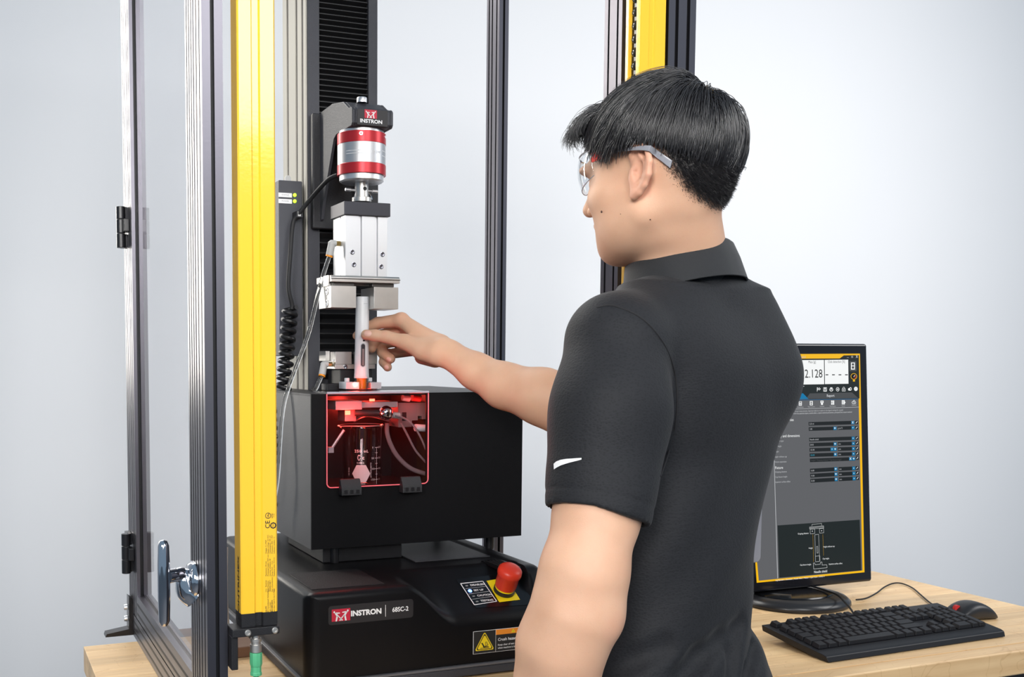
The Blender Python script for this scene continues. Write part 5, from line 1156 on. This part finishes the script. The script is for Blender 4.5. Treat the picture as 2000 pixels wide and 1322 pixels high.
m2_ = nt.nodes.new('ShaderNodeMixRGB'); m2_.inputs[2].default_value = (.024, .021, .020, 1); nt.links.new(ad.outputs[0], m2_.inputs[0]); nt.links.new(mb_.outputs[0], m2_.inputs[1]); nt.links.new(m2_.outputs[0], b.inputs['Base Color'])
bp = nt.nodes.new('ShaderNodeBump'); bp.inputs['Strength'].default_value = .12; bp.inputs['Distance'].default_value = .001; nt.links.new(n2.outputs['Fac'], bp.inputs['Height']); nt.links.new(bp.outputs[0], b.inputs['Normal'])
blush = isear * .35
kn = np.zeros(len(V))
for c_, rr in ((at(1175, 1215, 1.20), .03), (iM, .02), (at(738, 630, 1.944), .012), (at(752, 655, 1.89), .010), (mM, .015)): kn = np.maximum(kn, np.clip(1 - np.linalg.norm(V - c_, axis=1) / rr, 0, 1) * .6)
ob = np_mesh('body', V, Q, m, man, 2, {'scalp': scalp, 'blush': np.maximum(blush, kn)})
# nails, moles
M_nail = mat('nail', (.80, .47, .38), .28)
def nail(x, y, w, h, ang, tilt_=0):
    p = body.cast(x, y, 1.6)
    if p is None: return
    n = body.nrm(p); d = math.cos(R(ang)) * _r - math.sin(R(ang)) * _u; d = d - n * (d @ n); d /= np.linalg.norm(d); e = np.cross(n, d); mm = MB()
    vs = []; fs = []
    for i in range(7):
        for k in range(7):
            u = (i / 6 - .5) * 2; v = (k / 6 - .5) * 2; s_ = math.sqrt(1 - .45 * v * v) * w; q = p + d * u * s_ + e * v * h * math.sqrt(1 - .4 * u * u) + n * (.0011 - .0014 * v * v - .0005 * u * u); vs.append(q)
    for i in range(6):
        for k in range(6): fs.append((i*7+k, i*7+k+1, (i+1)*7+k+1, (i+1)*7+k))
    mm.add(vs, fs); mm.build('fingernail', M_nail, ob, smooth=80)
nail(718.5, 651, .0068, .0058, 4); nail(759.5, 702, .0050, .0040, 25); nail(755, 717, .0046, .0036, 35)
M_mole = mat('mole', (.10, .045, .03), .5)
for x, y, r_ in ((1175, 413.5, .0016), (1270, 429, .0010), (1212, 418, .0006)):
    p = body.cast(x, y); 
    if p is not None: MB().lathe([(r_, 0), (r_ * .8, r_ * .4), (0, r_ * .5)], p, 10, body.nrm(p)).build('mole', M_mole, ob)

# ------------------------------------------------------------------ polo shirt
def shirt_mat(name, base):
    m = bpy.data.materials.new(name); m.use_nodes = True; nt = m.node_tree; b = nt.nodes['Principled BSDF']; b.inputs['Roughness'].default_value = .62; b.inputs['Sheen Weight'].default_value = .07; b.inputs['Sheen Roughness'].default_value = .4; b.inputs['Specular IOR Level'].default_value = .14
    tc = nt.nodes.new('ShaderNodeTexCoord'); mp = nt.nodes.new('ShaderNodeMapping'); mp.inputs['Scale'].default_value = (1.0, 1.0, 1.5); mp.inputs['Rotation'].default_value = (.3, .2, .9); nt.links.new(tc.outputs['Object'], mp.inputs[0])
    v = nt.nodes.new('ShaderNodeTexVoronoi'); v.inputs['Scale'].default_value = 270; v.feature = 'F1'; nt.links.new(mp.outputs[0], v.inputs['Vector'])
    cr = nt.nodes.new('ShaderNodeValToRGB'); e = cr.color_ramp.elements; e[0].position = .15; e[0].color = (base[0]*.74, base[1]*.74, base[2]*.74, 1); e[1].position = .5; e[1].color = (*base, 1)
    nt.links.new(v.outputs['Distance'], cr.inputs[0]); nt.links.new(cr.outputs[0], b.inputs['Base Color'])
    bp = nt.nodes.new('ShaderNodeBump'); bp.inputs['Strength'].default_value = .4; bp.inputs['Distance'].default_value = .0008; nt.links.new(v.outputs['Distance'], bp.inputs['Height']); nt.links.new(bp.outputs[0], b.inputs['Normal'])
    MATS[name] = m; return m
M_shirt = shirt_mat('polo_knit', (.020, .021, .024)); M_col = mat('collar_knit', (.020, .0215, .024), .65, sheen=.12, spec=.25, bump=.3, bscale=900)
sh = Field()
_zd = np.linspace(lz[0], lz[-1], 90); _o = np.argsort(lz)
def _sm(v):
    v = np.interp(_zd, np.array(lz)[_o], np.array(v)[_o]); k = np.hanning(17); k /= k.sum(); return np.convolve(np.pad(v, 8, mode='edge'), k, 'valid')
_c3 = np.array(lc3); lzS = list(_zd); lcS = np.stack([_sm(_c3[:, 0]), _sm(_c3[:, 1]), _zd], 1)
sh.loft(lzS, lcS, _sm([l[2] for l in lev]), _sm([l[3] for l in lev]), TR, TF, .03)
sh.cone(NB + np.array([0, 0, -.055]), NB + np.array([0, 0, -.034]) - TF * .008, .062, .062, .015)
sh.cone(NB + np.array([0, 0, -.022]), at(1205, 668, 1.29), .050, .058, .035); sh.cone(NB + np.array([0, 0, -.022]), at(1448, 672, 1.545), .050, .060, .035)
sh.cone(at(1425, 640, 1.44), at(1470, 735, 1.44), .055, .055, .05)             # right shoulder blade
sh.cone(at(1300, 700, 1.34), at(1320, 800, 1.35), .055, .050, .05)             # left shoulder blade
sh.ell(at(1165, 930, 1.45), (.052, .052, .14), None, .05)                      # front of the shirt
CUFF = at(1160, 1006, 1.236); AXS = at(1160, 1006, 1.236) - at(1196, 690, 1.275); AXS /= np.linalg.norm(AXS); AXS = AXS * .97 + _r * -.06 + Zc * .0; AXS /= np.linalg.norm(AXS)
slv = Field()
slv.chain([(at(1205, 672, 1.285), .0640), (at(1192, 800, 1.262), .0680), (at(1160, 1060, 1.232), .0625)], .03)
cav = Field().cone(at(1192, 800, 1.262), at(1160, 1060, 1.232), .0595, .0545)
sh.cone(at(1432, 678, 1.55), at(1215, 755, 1.65), .066, .062, .04)              # right sleeve, mostly hidden
fold_dirs = [(_r * .75 - np.array([0, 0, .66]), 34, .0016, .3), (_r * .3 + np.array([0, 0, 1.]) * .25 + Zc * .2, 21, .0020, 1.7)]
HEMP = at(1420, 1290, 1.42)
def full(P, D):
    ds = slv.ev(P)
    pl = (P - CUFF) @ AXS
    dcav = cav.ev(P)
    ds = np.maximum(ds, pl); ds = np.maximum(ds, -np.maximum(dcav, -(pl + .055)))
    k = .016; h = np.clip(.5 + .5 * (ds - D) / k, 0, 1); D2 = ds + (D - ds) * h - k * h * (1 - h)
    z = P[:, 2]
    w = np.clip((1.44 - z) / .2, 0, 1)
    for d, fq, a, ph in fold_dirs:
        D2 = D2 + a * w * np.sin(P @ d * fq * 2 + ph + 1.3 * np.sin(P[:, 2] * 9 + ph))
    q = P - HEMP; u = q @ _r; zz = q[:, 2]                                        # gathered folds low on the back
    wl = np.exp(-(np.maximum(zz - .02, 0) / .05) ** 2) * np.exp(-(np.minimum(zz + .15, 0) / .1) ** 2) * np.exp(-((u - .02) / .075) ** 2)
    D2 = D2 + wl * .0022 * np.sin((u * .75 - zz * .42) * 145 + 1.2)
    hemc = ((P - CUFF) @ AXS); gr = np.exp(-((hemc + .019) / .0022) ** 2); D2 = D2 + gr * .0012 * (ds < .01)
    # clearance of the neck opening
    return D2
class Both(Field):
    def __init__(s, a): s.p = a.p + slv.p
    def ev(s, P, prims=None): return full(P, Field.ev(s, P, sh.p) if prims is None else Field.ev(s, P, [q for q in prims if any(q is o for o in sh.p)] ))
bs = Both(sh)
def crease(pp, r_, dep, k):
    q = [bs.cast(x, y, .9, r_ - dep) for x, y in pp]; q = [p for p in q if p is not None]
    return [(a, b, r_, k) for a, b in zip(q, q[1:])]
cr_ = crease([(1449, 1219), (1412, 1250), (1370, 1285), (1330, 1325)], .012, .0090, .014) + crease([(1443, 1232), (1434, 1275), (1430, 1325)], .010, .0080, .012) + crease([(1300, 1262), (1240, 1290), (1180, 1325)], .012, .0050, .014) + crease([(1476, 1262), (1462, 1300), (1455, 1330)], .008, .0045, .010)
for a, b, r_, k in cr_: sh.cone(a, b, r_, r_ * .8, k, True)
bs = Both(sh)
V2, Q2 = bs.mesh((.56, .78, .80), (1.32, 1.56, 1.60), .0030)
shirt = np_mesh('polo_shirt', V2, Q2, M_shirt, man, 2)
# seams, cuff stitching and mark lie on the cloth
M_seam = mat('seam', (.010, .010, .012), .7)
def onshirt(pp, off): 
    out = [bs.cast(x, y, .9, off) for x, y in pp]; return [p for p in out if p is not None]
MB().tube(onshirt([(1166, 600), (1190, 596), (1215, 602), (1242, 614), (1268, 634), (1292, 664), (1310, 700), (1320, 740), (1323, 785), (1318, 835), (1307, 880), (1290, 930)], .0001), .0011, 6, 4).build('sleeve_seam', M_seam, shirt)
m = MB(); up = [(1083, 906), (1088, 901.5), (1096, 898.3), (1106, 896.6), (1116, 895.8), (1127, 895), (1136.5, 894.4)]; dn_ = [(1083.5, 917), (1088.5, 913.5), (1096, 909.5), (1106, 906), (1116, 903), (1127, 900.3), (1136.5, 897.6)]
vs = []
for a_, b_ in zip(up, dn_):
    for q_ in (a_, ((a_[0]+b_[0])/2, (a_[1]+b_[1])/2), b_):
        p = bs.cast(*q_, .9, .0013); vs.append(p)
m.add(vs, [(i*3+k, i*3+k+1, (i+1)*3+k+1, (i+1)*3+k) for i in range(len(up)-1) for k in (0, 1)])
m.build('sleeve_mark', M_print, shirt, smooth=0, label='white curved tick mark on sleeve')
# collar: stand and fall around the neck
CC = at(1331, 532, 1.395); tl_ = .22
CN = np.array([0, 0, 1.0]) + TF * tl_; CN /= np.linalg.norm(CN); CFv = TF - CN * (TF @ CN); CFv /= np.linalg.norm(CFv); CRv = np.cross(CFv, CN)
if CRv @ TR < 0: CRv = -CRv
vs = []; nphi = 64; prof = None
for i in range(nphi + 1):
    ph = R(-90 + 14 + (360 - 28) * i / nphi) + math.pi       # opening at the front
    ph = math.pi / 2 + R(14) + (2 * math.pi - R(28)) * i / nphi
    c, s_ = math.cos(ph), math.sin(ph); fr = max(0, s_)      # s_=+1 front
    back = max(0, -s_)
    ex = 1.0 + .05 * abs(c)
    prof = [(.064, -.040), (.0645, .010), (.066, .021), (.0690, .0245), (.0725, .0205), (.0775, .000), (.0820 + .004 * fr, -.0300 - .010 * fr), (.0800 + .004 * fr, -.0305 - .010 * fr), (.0735, -.004)]
    for r_, h_ in prof: vs.append(CC + (CRv * c * 1.02 + CFv * s_ * 1.0) * r_ * .965 * ex + CN * (h_ + .004 * back))
mp_ = len(prof); fs = [(i*mp_+k, i*mp_+k+1, (i+1)*mp_+k+1, (i+1)*mp_+k) for i in range(nphi) for k in range(mp_ - 1)]
fs += [tuple(range(mp_)), tuple(range(nphi * mp_, (nphi + 1) * mp_))]
MB().add(vs, fs).build('collar', M_col, shirt, smooth=60)
# trousers and shoes (below the picture)
tr = Field(); hz_ = lc3[-1]
tr.ell(hz_ + np.array([0, 0, -.05]), (.150, .120, .10), np.stack([TR, TF, [0, 0, 1.0]]), .03)
for s_ in (-1, 1):
    hp = hz_ + TR * .088 * s_; kn_ = np.array([hp[0], hp[1], .48]) + TF * .03 - TR * .01 * s_; an = np.array([kn_[0], kn_[1], .10]) - TF * .03
    tr.chain([(hp + np.array([0, 0, -.05]), .092), (kn_, .068), (an, .058)], .03)
V3, Q3 = tr.mesh((.7, .7, .04), (1.4, 1.5, 1.0), .009)
np_mesh('trousers', V3, Q3, mat('trouser_cloth', (.02, .02, .024), .8), man, 1)
for s_ in (-1, 1):
    hp = hz_ + TR * .088 * s_; an = np.array([hp[0], hp[1], 0]); shf = Field(); shf.cone(an + np.array([0, 0, .045]) - TF * .02, an + TF * .17 + np.array([0, 0, .034]), .045, .033, .02); shf.cone(an + np.array([0, 0, .05]), an + np.array([0, 0, .11]), .042, .045, .03)
    V4, Q4 = shf.mesh(an + np.array([-.3, -.3, .0005]), an + np.array([.3, .3, .16]), .007); np_mesh('shoe', V4, Q4, mat('shoe_leather', (.015, .013, .012), .4), man, 1)

# ------------------------------------------------------------------ hair: cap with undercut, and combed strands
M_hair = bpy.data.materials.new('hair'); M_hair.use_nodes = True; b = M_hair.node_tree.nodes['Principled BSDF']; b.inputs['Base Color'].default_value = (.016, .015, .017, 1); b.inputs['Roughness'].default_value = .33; b.inputs['Specular IOR Level'].default_value = .9
EC = np.array([-.002, 0, .044]); ER = np.array([.100, .0850, .0900])
def edge_u(f): return np.interp(f, [-.13, -.10, -.06, -.02, .005, .03, .06, .085, .10], [-.018, -.006, .026, .041, .039, .032, .046, .084, .105])
hc = Field(); hc.ell(H(*EC), ER - .007, HM, .01)
def cutcap(P, D):
    q = (P - HC) @ HM.T; e = edge_u(q[:, 0]) + .012 - q[:, 2]; return np.maximum(D, e * .7)
V5, Q5 = hc.mesh(H(0, 0, .05) - .18, H(0, 0, .05) + .18, .0035, cutcap)
hair = np_mesh('hair', V5, Q5, M_hair, man, 4)
Wd = np.array([-.072, .010, .088]); Wd = Wd / np.linalg.norm(Wd / 1.0)
rng = np.random.default_rng(11)
def surf(q, off):                                            # push a head-frame point onto the hair shell
    d = (q - EC) / ER; L = np.linalg.norm(d, axis=1, keepdims=True); return EC + d / L * (ER + off[:, None])
def strands(N, npt, step, seed):
    rng = np.random.default_rng(seed)
    d = rng.normal(size=(N * 4, 3)); d /= np.linalg.norm(d, axis=1, keepdims=True); q = EC + d * ER
    ok = q[:, 2] > edge_u(q[:, 0]) + .014; q = q[ok][:N]; n = len(q)
    cl = np.floor(q / .013).astype(int); hsh = (cl[:, 0] * 73856093 ^ cl[:, 1] * 19349663 ^ cl[:, 2] * 83492791) % 1000 / 1000.0; hs2 = (cl[:, 0] * 83492791 ^ cl[:, 1] * 73856093 ^ cl[:, 2] * 19349663) % 1000 / 1000.0
    lift = rng.normal(0, .0022, n) + (hsh - .5) * .007; lim = rng.normal(0, .006, n)
    out = np.zeros((npt, n, 3)); alive = np.ones(n, bool); off = np.full(n, -.008)
    WP = EC + np.array([-.068, .006, .066])
    for i in range(npt):
        t = i / (npt - 1); off = np.minimum(-.008 + .011 * min(1, t * 4), .003) + lift * min(1, t * 3)
        p = surf(q, off); out[i] = p
        away = q - WP; away /= np.linalg.norm(away, axis=1, keepdims=True) + 1e-6
        front = np.clip((q[:, 0] + .03) / .09, 0, 1)[:, None]; top = np.clip((q[:, 2] - .085) / .05, 0, 1)[:, None]
        side = np.sign(q[:, 1])[:, None] * np.clip(np.abs(q[:, 1]) / .06, 0, 1)[:, None]
        g = np.array([0, 0, -1.0]); comb = away * 1.0 + np.array([1.0, -.55, 0]) * top * .8 + g * (1 - top) * .95 + np.array([.45, 0, 0]) * front * (1 - top)
        comb = comb + ((hsh - .5)[:, None] * np.array([.5, .35, 0]) + (hs2 - .5)[:, None] * np.array([0, .45, .2])) + rng.normal(0, .10, (n, 3))
        nn = (p - EC) / ER ** 2; nn /= np.linalg.norm(nn, axis=1, keepdims=True); comb -= nn * np.sum(comb * nn, 1, keepdims=True); comb /= np.linalg.norm(comb, axis=1, keepdims=True) + 1e-6
        nq = q + comb * step
        low = nq[:, 2] < edge_u(nq[:, 0]) - .004 + lim
        alive &= ~low; q = np.where(alive[:, None], nq, q + comb * .0004)
    return out
def fringe(N, npt, seed):                                    # front locks that sweep forward and curl down before the forehead
    rng = np.random.default_rng(seed); r0 = rng.uniform(-.066, .045, N); lock = np.floor(r0 / .009); lh = (np.sin(lock * 12.9898) * 43758.5) % 1
    f0 = rng.uniform(.035, .080, N); q0 = np.stack([f0, r0, np.full(N, .10)], 1); q0 = surf(q0, np.full(N, -.008)); L = rng.uniform(.040, .076, N) * (.85 + .3 * lh)
    out = np.zeros((npt, N, 3)); ang = rng.normal(.22, .10, N) + (lh - .5) * .35; p = q0.copy(); dl = -.55 + (lh - .5) * .5 + rng.normal(0, .10, N)
    curl = rng.uniform(1.8, 2.5, N) * (.85 + .4 * lh)
    for i in range(npt):
        out[i] = p; t = i / (npt - 1); a = ang - curl * t ** 1.5
        d = np.stack([np.cos(a), dl * (1 - .3 * t), np.sin(a)], 1); d /= np.linalg.norm(d, axis=1, keepdims=True)
        p = p + d * (L / npt)[:, None]; e = ((p - np.array([-.01, 0, .046])) / (np.array([.104, .083, .092]))); l_ = np.linalg.norm(e, axis=1); ins = l_ < 1.0; p[ins] += ((e / l_[:, None] - e) * np.array([.104, .083, .092]))[ins]
    return out
def fuzz(N, npt, seed):                                      # clipped short hair below the combed part
    rng = np.random.default_rng(seed); w = scalp[:] * (hd_[:, 2] < .06) * (hd_[:, 0] < .075); c = rng.choice(len(V), N, p=w / w.sum()); q = hd_[c] + rng.normal(0, .0008, (N, 3)); q -= np.array([0, 0, 0])
    nn = (q - np.array([-.02, 0, .0])); nn /= np.linalg.norm(nn, axis=1, keepdims=True); d = nn * .55 + np.array([-.45, 0, -.75]) + rng.normal(0, .22, (N, 3)); d /= np.linalg.norm(d, axis=1, keepdims=True); L = rng.uniform(.004, .008, N) * np.clip(w[c] + .25, 0, 1)
    return np.stack([q + d * (L * i / (npt - 1))[:, None] for i in range(npt)])
def curves_obj(name, arr, rad, parent):
    npt, n, _ = arr.shape; hcu = bpy.data.hair_curves.new(name); hcu.add_curves([npt] * n)
    W = (HC + arr.transpose(1, 0, 2).reshape(-1, 3) @ HM).astype(np.float32); hcu.attributes['position'].data.foreach_set('vector', W.ravel())
    ra = hcu.attributes.get('radius') or hcu.attributes.new('radius', 'FLOAT', 'POINT'); tt = np.tile(np.linspace(0, 1, npt), n); ra.data.foreach_set('value', (rad * (1 - .75 * tt ** 2)).astype(np.float32))
    hcu.materials.append(M_hair); o = bpy.data.objects.new(name, hcu); COL.objects.link(o); adopt(o, parent); o['kind'] = 'stuff'; return o
curves_obj('combed_strands', strands(9000, 15, .0072, 5), .00042, hair)
curves_obj('fringe_strands', fringe(1500, 14, 8), .00040, hair)
curves_obj('clipped_hair', fuzz(9000, 3, 9), .00022, hair)

# ------------------------------------------------------------------ safety glasses
gl = thing('safety_glasses', 'clear wraparound safety glasses with red corner worn by the man', 'glasses', tuple(float(c) for c in H(.09, -.05, .01)))
M_gp = mat('temple_plastic', (.42, .43, .48), .2, trans=.35, spec=.6)
m = MB(); GA, GB = .068, .0735
def gpt(a, u): k = 1 - .10 * ((u - .028) / .03) ** 2; return H(.048 + GA * math.cos(a) * k, GB * math.sin(a) * k, u)
na, nu = 40, 8; a0, a1 = R(-80), R(80)
def ulow(a): return .004 + .010 * (abs(a) / a1) ** 3 + .006 * math.exp(-(a / .16) ** 2)
vs = [gpt(a0 + (a1 - a0) * i / na, ulow(a0 + (a1 - a0) * i / na) + (.050 - ulow(a0 + (a1 - a0) * i / na)) * k / nu) for i in range(na + 1) for k in range(nu + 1)]
m.add(vs, [(i*(nu+1)+k, i*(nu+1)+k+1, (i+1)*(nu+1)+k+1, (i+1)*(nu+1)+k) for i in range(na) for k in range(nu)])
ln_ = m.build('lens', M_lens, gl, smooth=80); md = ln_.modifiers.new('thick', 'SOLIDIFY'); md.thickness = .0018
m = MB(); m.tube([gpt(a0 + (a1 - a0) * i / 30, .050) for i in range(31)], .0008, 6, 0); m.tube([gpt(a0 + (a1 - a0) * i / 30, ulow(a0 + (a1 - a0) * i / 30)) for i in range(31)], .0006, 6, 0); m.build('lens_edge', M_gp, gl, kind='stuff')
for s_ in (-1, 1):
    def G(f, u, r): return H(f, s_ * r, u)
    pts = [(.052, .036, .0745), (.030, .034, .0790), (.004, .030, .0835), (-.010, .028, .0845), (-.022, .022, .0835), (-.034, .013, .0815), (-.044, .003, .0790), (-.050, -.003, .0775)]
    if s_ < 0: pts = [(.052, .037, .0735), (.030, .0355, .0780), (.010, .033, .0820)] + [tuple((lambda q: (q[0], q[2], -q[1]))((body.cast(x, y, .9, .0035) - HC) @ HM.T)) for x, y, z in ((1258, 290, 1.289), (1268, 292, 1.282), (1284, 300.5, 1.277), (1299, 311, 1.275), (1312, 321, 1.274))]
    m = MB(); vs = []; n = len(pts)
    for i, (f, u, r) in enumerate(pts):
        w = .0016 if i < 3 else .0028 + .0022 * (i - 2) / (n - 3)
        for du, dr in ((-w, -.0011), (w, -.0011), (w, .0011), (-w, .0011)): vs.append(G(f, u + du * .9, r + dr) - Fv * (du * .35 if i > 3 else 0))
    m.add(vs, [(i*4+k, i*4+(k+1) % 4, (i+1)*4+(k+1) % 4, (i+1)*4+k) for i in range(n-1) for k in range(4)] + [(3,2,1,0), tuple((n-1)*4+k for k in range(4))])
    m.build('temple', M_gp, gl, smooth=50, bevel=.0005, sub=1)
    m = MB(); vs = []
    for f, u in ((.058, .030), (.058, .042), (.036, .0405), (.036, .031)):
        for dr in (0, .0022): vs.append(H(f, s_ * (.0735 + dr + (.062 - f) * .18), u))
    m.add(vs, [(0,2,4,6), (1,7,5,3), (0,1,3,2), (2,3,5,4), (4,5,7,6), (6,7,1,0)]); m.build('hinge_corner', mat('glasses_red', (.65, .06, .05), .35), gl, smooth=0, label='red corner')
